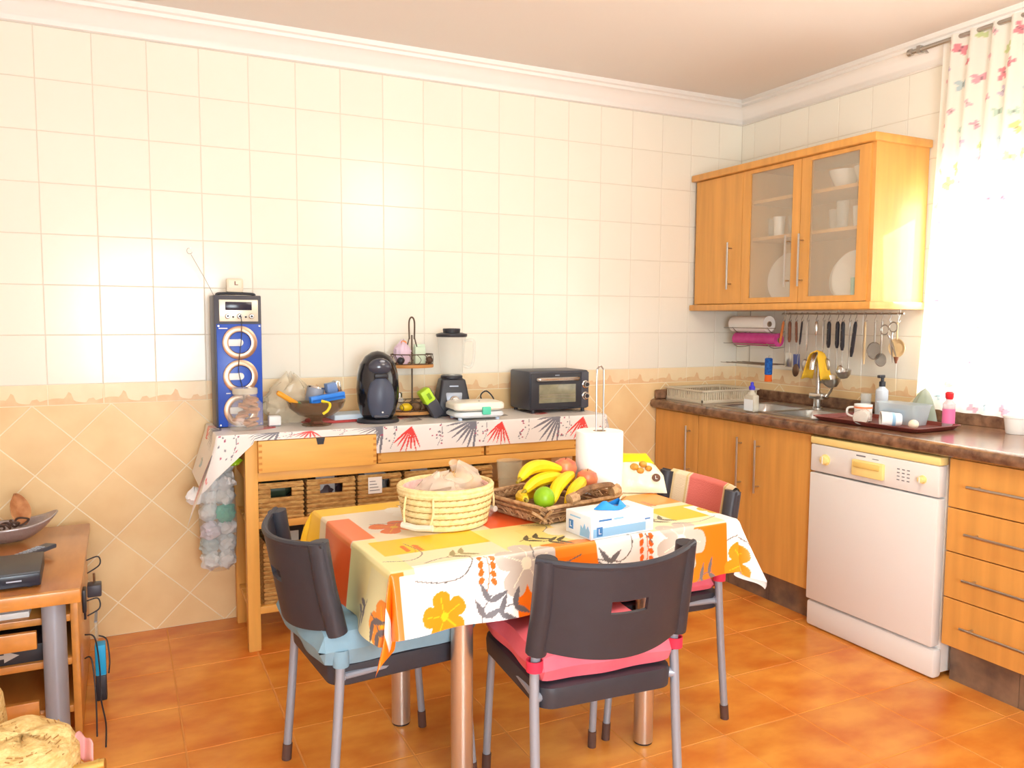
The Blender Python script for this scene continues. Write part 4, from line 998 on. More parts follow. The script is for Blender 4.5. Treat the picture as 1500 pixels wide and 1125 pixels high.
for (a, c), l in zip(bx, nm): basket(l, a, c, -.415, -.14, SZ, SZ+.15, 'baskets on the upper shelf')
fill = [((70, 84, 60), 'dark green bottle lying in the first upper basket', 'bottle'), ((84, 62, 66), 'plum coloured pouch in the second upper basket', 'pouch'), ((225, 232, 236), 'white boxed packet in the third upper basket', 'packet'), ((190, 150, 80), 'brown paper packet in the fourth upper basket', 'packet'), ((60, 90, 190), 'blue packet in the fifth upper basket', 'packet')]
for (a, c), (col, l, cat) in zip(bx, fill):
    t = thing(cat, l, cat, ((a+c)/2, -.29, SZ+.008))
    m_ = mat('fill_%d' % col[0], col, .4)
    if cat == 'bottle':
        B().lathe([(.001, -.06), (.034, -.058), (.036, -.05), (.036, .03), (.014, .055), (.013, .075)], 18, TR(0, -.02, .098, ry=PI/2)).done('bottle_body', m_, t); B().cyl((.073, -.02, .098), (.080, -.02, .098), .015, n=12).done('cap', M_white, t)
        B().box(-.07, .07, -.06, .06, 0, .058, .01).done('lower_pack', mat('fill_pale', (200, 206, 210), .5), t)
    else:
        B().grid(28, 10, crump(.078, .150, .9, .9, len(l))).done('packet_body', m_, t)
        B().box(-.05, .03, -.075, -.068, .06, .14, .002, M=TR(rx=-.1)).done('label', mat('fill_label', (214, 208, 206), .5), t)
for k in range(2):
    t = thing('price_tag', ['white printed tag clipped on the front of the third basket', 'pale card standing above the third basket'][k], 'tag', (-2.345+.02*k if k == 0 else -2.40, -.424 if k == 0 else -.30, SZ+(.075 if k == 0 else .155)))
    B().box(-.03, .03, -.001, .001, 0, .07).done('card', M_white, t, smooth=False)
    for i in range(4): B().box(-.024, .02-.006*i, -.0016, -.0008, .012+.013*i, .015+.013*i).done('print_line', M_print, t, smooth=False)
SZ2 = .1775
for l, a, c in (('tall seagrass basket at the left end of the lower shelf', -2.80, -2.60), ('tall seagrass basket in the middle of the lower shelf', -2.565, -2.28), ('tall seagrass basket on the lower shelf behind the table', -2.25, -1.95)): basket(l, a, c, -.40, -.12, SZ2, SZ2+.25, 'baskets on the lower shelf', rows_=14, slot=False)
t = thing('black_folder', 'black folder with a white sheet standing in the tall left basket', 'folder', (-2.70, -.31, SZ2+.008), rx=.05)
B().box(-.07, .07, -.004, .004, 0, .30, .001).done('cover', M_black, t); B().box(-.05, .05, -.0055, -.0042, .18, .27).done('sheet', M_white, t, smooth=False)
# ---------------------------------------------------------------- bag dispenser on the left end
bd = thing('bag_dispenser', 'translucent wall pouch stuffed with plastic bags beside the sideboard', 'bag holder', (-2.958, -.22, .30))
def pouch(u, v):
    a = 2*PI*u; k = (.80+.20*math.sin(PI*min(1, v*1.15)))*(1 if v > .06 else .55+7.5*v)
    c, q = math.cos(a), math.sin(a); e = 4.0; n_ = (abs(c)**e+abs(q)**e)**(-1/e)
    return Vector((.072*k*c*n_, .088*k*q*n_, .47*v))
B().grid(40, 16, pouch).done('pouch_film', clear_glass('milky_film', (200, 214, 222), .30, .2), bd)
rb_ = random.Random(11)
cols_ = [((236, 236, 234), 'white'), ((236, 238, 236), 'white'), ((226, 230, 230), 'pale'), ((190, 206, 206), 'grey green'), ((240, 240, 240), 'white'), ((214, 206, 220), 'lilac'), ((60, 180, 150), 'teal'), ((232, 232, 230), 'white'), ((238, 236, 230), 'cream'), ((240, 240, 238), 'white')]
for k in range(14):
    col, nm_ = cols_[k % len(cols_)]
    z = .045+.066*(k//2); x = (-.032 if k % 2 else .030)+rb_.uniform(-.004, .004)
    ob = B().grid(26, 14, lambda u, v: (lambda p: p*(.037+.014*noise.noise(p*2.2+Vector((k*3.3, k, 0)))+.006*abs(noise.noise(p*6+Vector((k, k*2.2, 1))))))(Vector((math.cos(2*PI*u)*math.sin(PI*v), math.sin(2*PI*u)*math.sin(PI*v), -math.cos(PI*v))))).done('crumpled_bag', mat('bag_%d_%d' % (col[0], col[2]), col, .45, bump=.6, bscale=60))
    ob.location = (-2.958+x, -.235+rb_.uniform(-.03, .02), .30+z); ob.rotation_euler = (rb_.uniform(0, 3), rb_.uniform(0, 3), 0)
    tag(ob, '%s crumpled bag, %s in the pouch by the sideboard' % (nm_, ['lowest left', 'lowest right', 'second row left', 'second row right', 'third row left', 'third row right', 'fourth row left', 'fourth row right', 'fifth row left', 'fifth row right', 'sixth row left', 'sixth row right', 'top left', 'top right'][k ^ 1]), 'bag', 'bags in the pouch')
for k, (x, z, l) in enumerate(((-.035, .440, 'left'), (.02, .450, 'right'))):
    tag(B().grid(24, 8, crump(.026, .035, 1.2, .7, 20+k)).done('green_bag', mat('lime_film', (170, 222, 40), .4), loc=(-2.925+x, -.335, .30+z)), 'lime green bag end at the top of the pouch, %s one' % l, 'bag', 'lime bag ends')
tag(B().grid(24, 10, crump(.03, .07, 1.2, .7, 31)).done('loose_bag', mat('white_film', (238, 238, 238), .4), loc=(-3.045, -.24, .585)), 'loose white bag corner sticking out left of the pouch', 'bag')
# ================================================================ dining table
TRZ = math.radians(2.5)
TO = Vector((-2.725, -1.85, 0))
Tm = Matrix.Translation(TO) @ Matrix.Rotation(TRZ, 4, 'Z')
TL, TD, TZT = 1.135, .715, .727
tb_ = thing('dining_table', 'dining table on thick chrome legs under a flowered cloth', 'table', (TO.x, TO.y, 0), rz=TRZ)
B().box(0, TL, 0, TD, TZT-.028, TZT-.004, .004).done('tabletop', M_white, tb_)
B().box(.16, TL-.20, .10, TD-.06, TZT-.075, TZT-.028).done('apron', M_dkgrey, tb_, smooth=False)
M_leg = mat('brushed_steel_leg', (212, 206, 198), .30, .88)
for wx, wy in ((-2.497, -1.222), (-2.478, -1.705), (-1.838, -1.672), (-1.862, -1.192)):
    p = Tm.inverted() @ Vector((wx, wy, 0))
    lg = B().cyl((p.x, p.y, .006), (p.x, p.y, TZT-.028), .031, n=28).done('leg', M_leg, tb_); B().cyl((p.x, p.y, 0), (p.x, p.y, .008), .029, n=24).done('foot_pad', M_black, lg)
# cloth: flat sheet of metric coordinates draped over the top
ov_ = .185
nu, nv = 500, 360
s = np.linspace(-ov_, TL+ov_*.9, nu+1); t = np.linspace(-.163, TD+.12, nv+1)
S, T = np.meshgrid(s, t)
ex = np.where(S < 0, S, np.where(S > TL, S-TL, 0)); ey = np.where(T < 0, T, np.where(T > TD, T-TD, 0))
bx_ = np.clip(S, 0, TL); by_ = np.clip(T, 0, TD)
d = np.hypot(ex, ey); ph = np.arctan2(np.abs(ey), np.abs(ex))
corner = (np.abs(ex) > 0) & (np.abs(ey) > 0)
flare = .020+.012*np.sin(S*21+1)*np.where(np.abs(ey) > 0, 1, 0)+.012*np.sin(T*19)*np.where(np.abs(ex) > 0, 1, 0)
fold = np.where(corner, .035*np.sin(2*ph)**2-.030*np.sin(4*ph)**2, 0)
out = np.minimum((flare+fold)*np.minimum(d/.13, 1.6), d*.8)
rad = .012
zz = TZT-np.sqrt(np.maximum(d*d-out*out, 0))+np.where(d < .03, .25*d*(1-d/.03), 0)
# soften the table edge
edge = np.minimum(np.minimum(S, TL-S), np.minimum(T, TD-T)); 
ux = np.where(d > 0, ex/np.maximum(d, 1e-6), 0); uy = np.where(d > 0, ey/np.maximum(d, 1e-6), 0)
X = bx_+ux*(out+.004*np.minimum(d/.01, 1)); Y = by_+uy*(out+.004*np.minimum(d/.01, 1)); Z = zz+.0006
tc_, me = sheet('flowered_tablecloth', np.stack([X, Y, Z], -1), nu, nv, mat('flower_print_cloth', (250, 248, 240), .33, attr='print', coat=.15))
tc_.location = (TO.x, TO.y, 0); tc_.rotation_euler = (0, 0, TRZ)
P = Print(S.ravel(), T.ravel(), (252, 251, 248))
ORG, YEL, PYE, BEI, GRY, DGR, RDO, WHT = (250, 124, 20), (252, 200, 40), (250, 226, 140), (240, 222, 190), (206, 194, 182), (112, 108, 112), (240, 96, 40), (253, 252, 250)
# colour blocks
P.rect(-.3, 1.4, .02, .9, BEI)
P.rect(-.05, .36, .05, .17, (246, 226, 190)); P.rect(-.3, .06, -.02, .30, (238, 228, 164)); P.rect(-.3, -.02, .30, .56, RDO); P.rect(-.02, .065, .31, .56, (244, 122, 60))
P.rect(.065, .40, .36, .68, (238, 226, 206)); P.rect(.03, .34, .13, .27, YEL); P.rect(-.1, .30, .62, .9, YEL)
P.rect(.40, .62, .25, .44, RDO); P.rect(.34, .70, .03, .25, PYE); P.rect(.45, .90, .10, .20, (250, 220, 130)); P.rect(.44, .60, -.03, .035, (248, 140, 40))
P.rect(.62, .90, .40, .60, (252, 196, 90)); P.rect(.90, 1.18, .26, .42, (250, 150, 40)); P.rect(.95, 1.2, .06, .22, YEL); P.rect(.72, .96, .20, .34, (252, 206, 80)); P.rect(.80, 1.3, -.02, .07, (244, 234, 190))
P.rect(-.3, -.02, -.02, .12, (232, 226, 176)); P.rect(-.3, .03, -.3, -.004, ORG); P.rect(-.10, -.06, -.3, -.06, WHT); P.rect(.335, .60, -.3, -.03, ORG); P.rect(.02, .335, -.3, -.015, WHT); P.rect(.60, .86, -.3, .0, WHT); P.rect(.86, 1.09, -.3, -.005, ORG); P.rect(1.09, 1.4, -.3, .20, WHT)
P.rect(.36, .62, .56, .9, WHT); P.rect(.70, 1.0, .60, .9, ORG)
def flower(x, y, r, c, cc, a0=0, n=4, w_=.55):
    for k in range(n): P.petal(x, y, r, r*w_, a0+2*PI*k/n, c)
    P.ell(x, y, r*.17, r*.17, 0, cc)
    for k in range(n): P.line([(x, y), (x+.75*r*math.cos(a0+2*PI*k/n), y+.75*r*math.sin(a0+2*PI*k/n))], .0012, cc, 2)
flower(.135, -.13, .065, (250, 150, 30), YEL, .5, 5); flower(.375, -.030, .095, GRY, (250, 244, 220), .25, 5, .50); flower(.905, -.035, .095, GRY, (250, 244, 220), -.2, 5, .5)
flower(1.15, -.14, .075, (250, 150, 30), YEL, .9, 5); flower(1.165, .13, .06, (250, 190, 60), WHT, .2, 5); flower(.70, -.155, .05, ORG, YEL, 1.0, 5)
flower(.155, .40, .075, (246, 130, 60), YEL, 2.6, 4); flower(.62, .12, .10, (248, 236, 208), (252, 246, 226), .4, 5); flower(-.13, .0, .06, (246, 150, 60), YEL, .4, 5)
flower(.80, .30, .09, (252, 214, 120), WHT, .7, 5); flower(.28, .57, .09, (244, 236, 220), WHT, .1, 5)
def berries(x, y, h, c):
    P.line([(x, y), (x+.006, y-h*.5), (x-.004, y-h)], .0016, c)
    for k in range(4):
        for q in (-1, 1): P.ell(x+q*.017, y-h*(.08+.2*k)-(.006 if q > 0 else 0), .0075, .0105, q*.5, (248, 110, 30))
berries(.258, .012, .10, (244, 120, 60)); berries(.777, .005, .11, (244, 120, 60)); berries(1.0, .33, .09, (240, 110, 50)); berries(.12, .20, .07, (248, 150, 50))
def sprig(x, y, a, L0, c=DGR):
    ca, sa = math.cos(a), math.sin(a)
    P.line([(x, y), (x+L0*.5*ca-.01*sa, y+L0*.5*sa+.01*ca), (x+L0*ca, y+L0*sa)], .0016, c)
    for k in range(2):
        px_, py_ = x+L0*(.3+.5*k)*ca, y+L0*(.3+.5*k)*sa
        for q in (-1, 1): P.leaf(px_, py_, .056, .0105, a+q*.8, c)
sprig(.235, -.175, 1.2, .085); sprig(.26, -.155, .35, .085); sprig(.40, -.17, .4, .07); sprig(.63, -.12, 1.4, .07); sprig(.93, -.17, .3, .09); sprig(-.12, .06, -2.2, .07); sprig(-.10, .10, 2.4, .06); sprig(.41, .09, .2, .07, (96, 92, 70)); sprig(.47, .06, -.2, .05, (96, 92, 70)); sprig(.17, .05, .3, .06, (150, 140, 100)); sprig(.86, .09, .2, .07, (96, 92, 70))
for pts in ([(.06, -.03), (.14, -.045), (.20, -.03), (.225, .03), (.16, .05), (.10, .03)], [(.116, .22), (.13, .12), (.08, .07), (.01, .09)], [(.42, .05), (.40, -.02), (.47, -.05), (.55, -.03)], [(.60, -.05), (.68, -.065), (.725, -.03), (.71, .03), (.66, .05)], [(.80, -.03), (.75, .02), (.72, .01)], [(1.09, -.06), (1.15, -.05), (1.25, -.08)], [(.30, .48), (.22, .44), (.10, .46)], [(.26, .66), (.30, .60), (.36, .62)], [(.92, .05), (1.0, .03), (1.10, .06)], [(.50, .24), (.56, .20), (.52, .15)]): P.line(pts, .0017, (108, 104, 100))
P.apply(me); tag(tc_, 'orange, yellow and white flowered cloth draped over the dining table', 'tablecloth')
CZ = TZT+.0018
# ================================================================ things on the table
M_straw = mat('pale_straw', (246, 226, 170), .7, rgb2=(232, 204, 140), scale=60, bump=.25, bscale=120)
M_stitch = mat('straw_stitch', (196, 158, 92), .8)
sb = thing('straw_basket', 'round pale straw basket with pink lining on the table', 'basket', (-2.430, -1.462, CZ), rz=.2)
rb0, rb1, hb = .122, .140, .108
for k in range(6):
    r0 = rb0+(rb1-rb0)*k/5; z = .010+.0190*k
    B().tube([(r0*math.cos(a), r0*.92*math.sin(a), z) for a in [2*PI*i/48 for i in range(48)]], .0096, 8, closed=True).done('straw_coil', M_straw, sb)
b = B()
for k in range(5):
    r0 = rb0+(rb1-rb0)*(k+.5)/5+.0085; z = .0195+.0190*k
    for i in range(44):
        a = 2*PI*(i+.5*(k % 2))/44; p = Vector((r0*math.cos(a), r0*.92*math.sin(a), z)); q = Vector((-math.sin(a), math.cos(a), .25))*.005
        b.cyl(p-q, p+q, .0014, n=4)
o = b.done('stitching', M_stitch, sb); o['kind'] = 'stuff'
B().lathe([(.001, .004), (rb0*.98, .004)], 40, ell=(1, .92), cap=(False, False)).done('bottom', M_straw, sb)
B().lathe([(rb0-.010, .010), (rb1-.010, .115), (rb1+.004, .119)], 40, ell=(1, .92), cap=(False, False)).done('pink_lining', mat('pink_gingham', (242, 190, 186), .8, rgb2=(250, 220, 214), scale=90), sb)
B().tube([((rb1+.002)*math.cos(a), (rb1+.002)*.92*math.sin(a), .117) for a in [2*PI*i/48 for i in range(48)]], .0085, 8, closed=True).done('rim_coil', M_straw, sb)
for a0 in (math.radians(208), math.radians(8)):
    ca, sa = math.cos(a0), math.sin(a0); tx, ty_ = -sa, ca
    def hp(o_, t_, z): return ((rb1+o_)*ca+t_*tx, (rb1+o_)*.92*sa+t_*ty_, z)
    h_ = B().tube(cr([hp(.008, .045, .105), hp(.014, .048, .06), hp(.020, .042, .03)], 5), .0035, 8).done('handle_cord', M_straw, sb)
    B().tube(cr([hp(.008, -.045, .105), hp(.014, -.048, .06), hp(.020, -.042, .03)], 5), .0035, 8).done('handle_cord', M_straw, sb)
    B().tube([hp(.020, .050, .024), hp(.024, 0, .020), hp(.020, -.050, .024)], .0095, 10).done('handle_grip', mat('clear_beads', (226, 214, 196), .2), sb)
t = thing('bread_bag', 'clear plastic bag of bread inside the straw basket', 'bag', (-2.395, -1.44, CZ+.012))
B().grid(56, 22, crump(.100, .145, 1.05, .80, 17, .5)).done('bag_film', clear_glass('bread_film', (246, 226, 206), .42, .18), t)
B().ball((.02, .02, .075), .07, .055, .055, 18, 10).done('bread_roll', mat('bread_crust', (240, 204, 150), .7, var=.1), t); B().ball((-.045, -.03, .05), .05, .045, .04, 16, 9).done('bread_roll', mat('bread_pale', (236, 214, 196), .7), t)
B().grid(36, 12, crump(.060, .085, 1.2, .9, 23)).done('bag_corner', clear_glass('bread_film', (246, 226, 206), .42, .18), t, loc=(-.055, -.035, .055))
B().grid(20, 8, lambda u, v: Vector((.01+.016*math.cos(2*PI*u)*(1+1.0*v)*.5, .02+.02*math.sin(2*PI*u)*(1+1.3*v)*.5, .140+.022*v+.006*math.sin(9*u)))).done('bag_neck', clear_glass('bread_film', (246, 226, 206), .42, .18), t)
# wicker fruit tray
M_wick = mat('brown_wicker', (150, 108, 72), .7, rgb2=(104, 70, 46), scale=50, bump=.4, bscale=90); M_wick2 = mat('pale_wicker', (206, 166, 122), .7, rgb2=(156, 114, 76), scale=60)
ft = thing('wicker_fruit_tray', 'brown wicker fruit tray with a bound handle', 'fruit tray', (-2.070, -1.470, CZ), rz=math.radians(14))
rw = random.Random(8)
for k in range(7):
    hx, hy = .140+.005*k, .125+.005*k; z = .007+.0085*k
    P_ = rrect(hx, hy, .03, 5); pts = [(x+rw.uniform(-.0022, .0022), y+rw.uniform(-.0022, .0022), z+.0024*math.sin(i*1.9+k*PI)+rw.uniform(-.001, .001)) for i, (x, y) in enumerate(cr([(a, c, 0) for a, c in P_], 2, True)) for (x, y) in [(x.x, x.y) if hasattr(x, 'x') else (x, y)]] if False else [(v.x+rw.uniform(-.002, .002), v.y+rw.uniform(-.002, .002), z+.0022*math.sin(i*1.9+k*PI)) for i, v in enumerate(cr([(a, c, 0) for a, c in P_], 2, True))]
    B().tube(pts, .0056, 6, closed=True).done('wicker_strand', M_wick if k % 2 else M_wick2, ft)
b = B()
for i in range(190):
    a = rw.uniform(0, 2*PI); hx, hy = .148, .133; c, q = math.cos(a), math.sin(a); k = min(hx/max(abs(c), 1e-3), hy/max(abs(q), 1e-3)); px_, py_ = c*k, q*k
    tx, ty_ = (0, 1) if abs(px_) > hx*.99 else (1, 0); z0 = rw.uniform(.006, .02); L_ = rw.uniform(.03, .06)*rw.choice((-1, 1))
    b.tube([(px_*1.02, py_*1.02, z0), (px_*1.05+tx*L_*.5, py_*1.05+ty_*L_*.5, z0+.022), (px_*1.06+tx*L_, py_*1.06+ty_*L_, z0+.04)], .0024, 5)
o = b.done('wicker_weave', M_wick2, ft); o['kind'] = 'stuff'
B().box(-.135, .135, -.12, .12, .002, .008).done('tray_bottom', M_wick, ft, smooth=False)
hd = B().tube(cr([(-.055, -.150, .058), (-.045, -.155, .082), (.0, -.160, .098), (.06, -.158, .100), (.12, -.150, .092), (.145, -.140, .062)], 6), .010, 8).done('handle', M_wick, ft)
for u_ in (-.05, .135): B().tube([(u_-.015, -.150, .072), (u_+.015, -.153, .078)], .018, 10).done('binding', M_wick2, hd)
def banana(lab, pts, grp='bananas in the fruit tray'):
    c_ = cr(pts, 6); n_ = len(c_); rad_ = [.0215*(math.sin(PI*(.06+.88*i/(n_-1)))**.5) for i in range(n_)]
    t = thing('banana', lab, 'banana', group=grp)
    B().tube(c_, rad_, 9).done('peel', mat('banana_peel', (250, 214, 30), .45, rgb2=(244, 196, 22), scale=14), t)
    d0 = (c_[0]-c_[1]).normalized(); B().tube([c_[0], c_[0]+d0*.012, c_[0]+d0*.022], [.007, .0055, .005], 7).done('stem', mat('banana_stem', (150, 130, 40), .6), t)
    d1 = (c_[-1]-c_[-2]).normalized(); B().ball(c_[-1]+d1*.001, .006, .006, .006, 8, 6).done('tip', mat('banana_tip', (70, 56, 30), .7), t)
    return t
def F(x, y, z): v = Matrix.Rotation(math.radians(14), 3, 'Z') @ Vector((x, y, 0)); return (-2.070+v.x, -1.470+v.y, CZ+z)
banana('top banana lying across the others in the tray', [F(-.115, .02, .116), F(-.06, .04, .138), F(.005, .045, .140), F(.07, .03, .124)])
banana('banana below the top one, behind the lime', [F(-.115, -.005, .082), F(-.05, .015, .100), F(.02, .015, .104), F(.09, .0, .088)])
banana('front banana curving down right of the lime', [F(-.075, -.088, .056), F(-.03, -.056, .086), F(.035, -.026, .104), F(.105, .01, .106)])
banana('banana beside the front one near the handle', [F(-.04, -.116, .048), F(.01, -.090, .074), F(.07, -.060, .090), F(.125, -.02, .088)])
banana('lowest banana peeking out at the tray left', [F(-.148, -.045, .066), F(-.12, .005, .060), F(-.08, .04, .056), F(-.02, .05, .054)])
tag(B().ball((0, 0, 0), .033, .033, .036, 20, 12).done('lime', mat('lime_skin', (160, 200, 30), .4, rgb2=(130, 180, 24), scale=20), loc=F(-.108, -.085, .072)), 'round green lime at the front of the fruit tray', 'lime')
for k, (x, y, z, r_, l) in enumerate(((.105, .045, .118, .040, 'red apple at the back right of the fruit tray'), (.128, -.035, .092, .036, 'red apple by the tray rim near the paper roll'))):
    t = thing('apple', l, 'apple', F(x, y, z), group='apples in the fruit tray')
    B().lathe([(.001, -r_*.75), (r_*.45, -r_*.86), (r_*.9, -r_*.4), (r_, .1*r_), (r_*.85, .6*r_), (r_*.4, .86*r_), (.001, .68*r_)], 22).done('skin', mat('apple_skin', (214, 96, 76), .35, rgb2=(232, 150, 96), scale=24), t)
    B().tube([(0, 0, r_*.66), (.003, 0, r_*1.0)], .0016, 5).done('stem', M_wood_br, t)
tumbler('glass_jar', (-2.095, -1.215, CZ), .046, .125, 'wide clear glass behind the bananas', None, clear_glass('jar_amber', (206, 190, 160), .30))
# paper towel roll on its stand
pt = thing('paper_towel', 'thick white kitchen paper roll on the table', 'paper roll', (-1.848, -1.405, CZ+.012))
B().lathe([(.021, 0), (.078, 0), (.080, .003), (.080, .225), (.078, .228), (.021, .228)], 40, cap=(False, False)).done('sheets', mat('bright_paper', (252, 251, 247), .9), pt); B().lathe([(.022, .002), (.022, .2285), (.019, .2285), (.019, .002)], 20, cap=(False, False)).done('core', M_card, pt)
ps = thing('roll_stand', 'chrome wire stand holding the kitchen paper roll', 'stand', (-1.848, -1.405, CZ))
B().lathe([(.075, 0), (.077, .003), (.075, .010), (.01, .012)], 32).done('base', M_chrome, ps)
B().tube(cr([(-.014, 0, .012), (-.014, 0, .25), (-.014, 0, .43), (-.009, 0, .452), (0, 0, .46), (.009, 0, .452), (.014, 0, .43), (.014, 0, .25), (.014, 0, .012)], 5), .0028, 8).done('wire_loop', M_wire, ps)
# glove box
gb = thing('glove_box', 'white and blue box of disposable gloves at the table front', 'box', (-2.137, -1.822, CZ), rz=math.radians(5))
GX, GY, GH = .228, .122, .066
M_box = mat('glove_card', (240, 243, 248), .5); M_bl = mat('glove_blue', (40, 150, 232), .5); M_bl2 = mat('pale_blue_print', (150, 200, 236), .5); M_bl3 = mat('mid_blue_print', (70, 130, 190), .5)
B().box(0, GX, 0, GY, 0, GH, .001).done('carton', M_box, gb)
B().box(.008, GX-.03, -.0008, .002, .005, .030).done('side_print', M_bl2, gb, smooth=False)
B().box(.020, .040, -.0014, .002, .008, .034).done('size_badge', M_bl3, gb, smooth=False)
text('lettering', 'L', .022, M_white, gb, TR(.030, -.0016, .021, rx=PI/2)); blurred_print(.045, .005, M_bl3, gb, TR(.050, -.0003, .052, rx=PI/2)); blurred_print(.035, .005, M_bl2, gb, TR(.098, -.0003, .052, rx=PI/2)); blurred_print(.020, .004, M_bl3, gb, TR(.205, -.0003, .038, rx=PI/2))
Ml = Matrix(((0, 0, -1, 0), (-1, 0, 0, 0), (0, 1, 0, 0), (0, 0, 0, 1)))
B().box(-.0014, .002, .085, .105, .014, .040).done('size_badge', M_bl3, gb, smooth=False); text('lettering', 'L', .022, M_white, gb, Matrix.Translation((-.0016, .095, .027)) @ Ml)
B().prism([(-.022, 0), (.022, 0), (.025, .018), (.016, .034), (.008, .022), (.0, .038), (-.008, .022), (-.018, .03)], 0, .0008, Matrix.Translation((-.0002, .03, .004)) @ Ml).done('glove_picture', M_bl2, gb, smooth=False)
blurred_print(.05, .004, M_bl2, gb, Matrix.Translation((-.0003, .075, .053)) @ Ml)
B().lathe([(.001, GH+.0006), (.034, GH+.0008)], 30, TR(GX*.55, GY*.5), ell=(1.7, .9), cap=(False, False)).done('opening', mat('opening_grey', (196, 204, 214), .6), gb)
B().grid(24, 10, lambda u, v: Vector((GX*.52+(.055*(1-.45*v))*math.cos(2*PI*u)*(1+.12*math.sin(6*PI*u)), GY*.5+.03*(1-.4*v)*math.sin(2*PI*u)*(1+.2*math.cos(8*PI*u)), GH+.0012+.016*v*(1+.5*math.sin(4*PI*u+1))))).done('glove', M_bl, gb)
# snack bag behind the roll
sn = thing('snack_bag', 'yellow and cream snack bag behind the paper roll', 'snack bag', (-1.655, -1.375, CZ+.002), rz=-.5)
def pillow(u, v):
    x = (u-.5)*.19*(1-.50*max(0, v-.45)/.55)-.02*v; z = v*.150; th = .035*math.sin(PI*u)**.5*math.sin(PI*min(1, v*1.02))**.45
    return x, th, z
b = B(); lean = TR(rx=-.55)
b.grid(20, 16, lambda u, v: lean @ Vector((pillow(u, v)[0], -pillow(u, v)[1]+.003*math.sin(u*21)*math.sin(PI*v), pillow(u, v)[2])))
b.grid(20, 16, lambda u, v: lean @ Vector((pillow(u, v)[0], pillow(u, v)[1], pillow(u, v)[2])))
b.done('bag_body', mat('cream_foil', (246, 236, 208), .35, bump=.4, bscale=25), sn)
b = B(); b.grid(20, 6, lambda u, v: lean @ Vector((pillow(u, .70+.30*v)[0], -pillow(u, .70+.30*v)[1]-.0025, pillow(u, .70+.30*v)[2]))); b.done('yellow_top', mat('yellow_foil', (252, 214, 20), .35), sn)
b = B()
for x, z, r_ in ((-.02, .085, .016), (.01, .095, .015), (.0, .07, .014), (.03, .08, .013)): b.ball(lean @ Vector((x, -pillow(.5+x/.19, z/.150)[1]-.001, z)), r_, r_, r_*.8, 12, 7)
o = b.done('nut_picture', mat('nut_print', (222, 166, 70), .5, rgb2=(190, 126, 40), scale=60), sn); o['kind'] = 'stuff'
lg_ = B().lathe([(.015, 0), (.015, .002)], 20, lean @ TR(.055, -.0335, .045, rx=PI/2)).done('round_logo', mat('brown_print', (96, 58, 36), .5), sn)
text('lettering', 'L', .018, M_white, lg_, lean @ TR(.055, -.0360, .045, rx=PI/2))
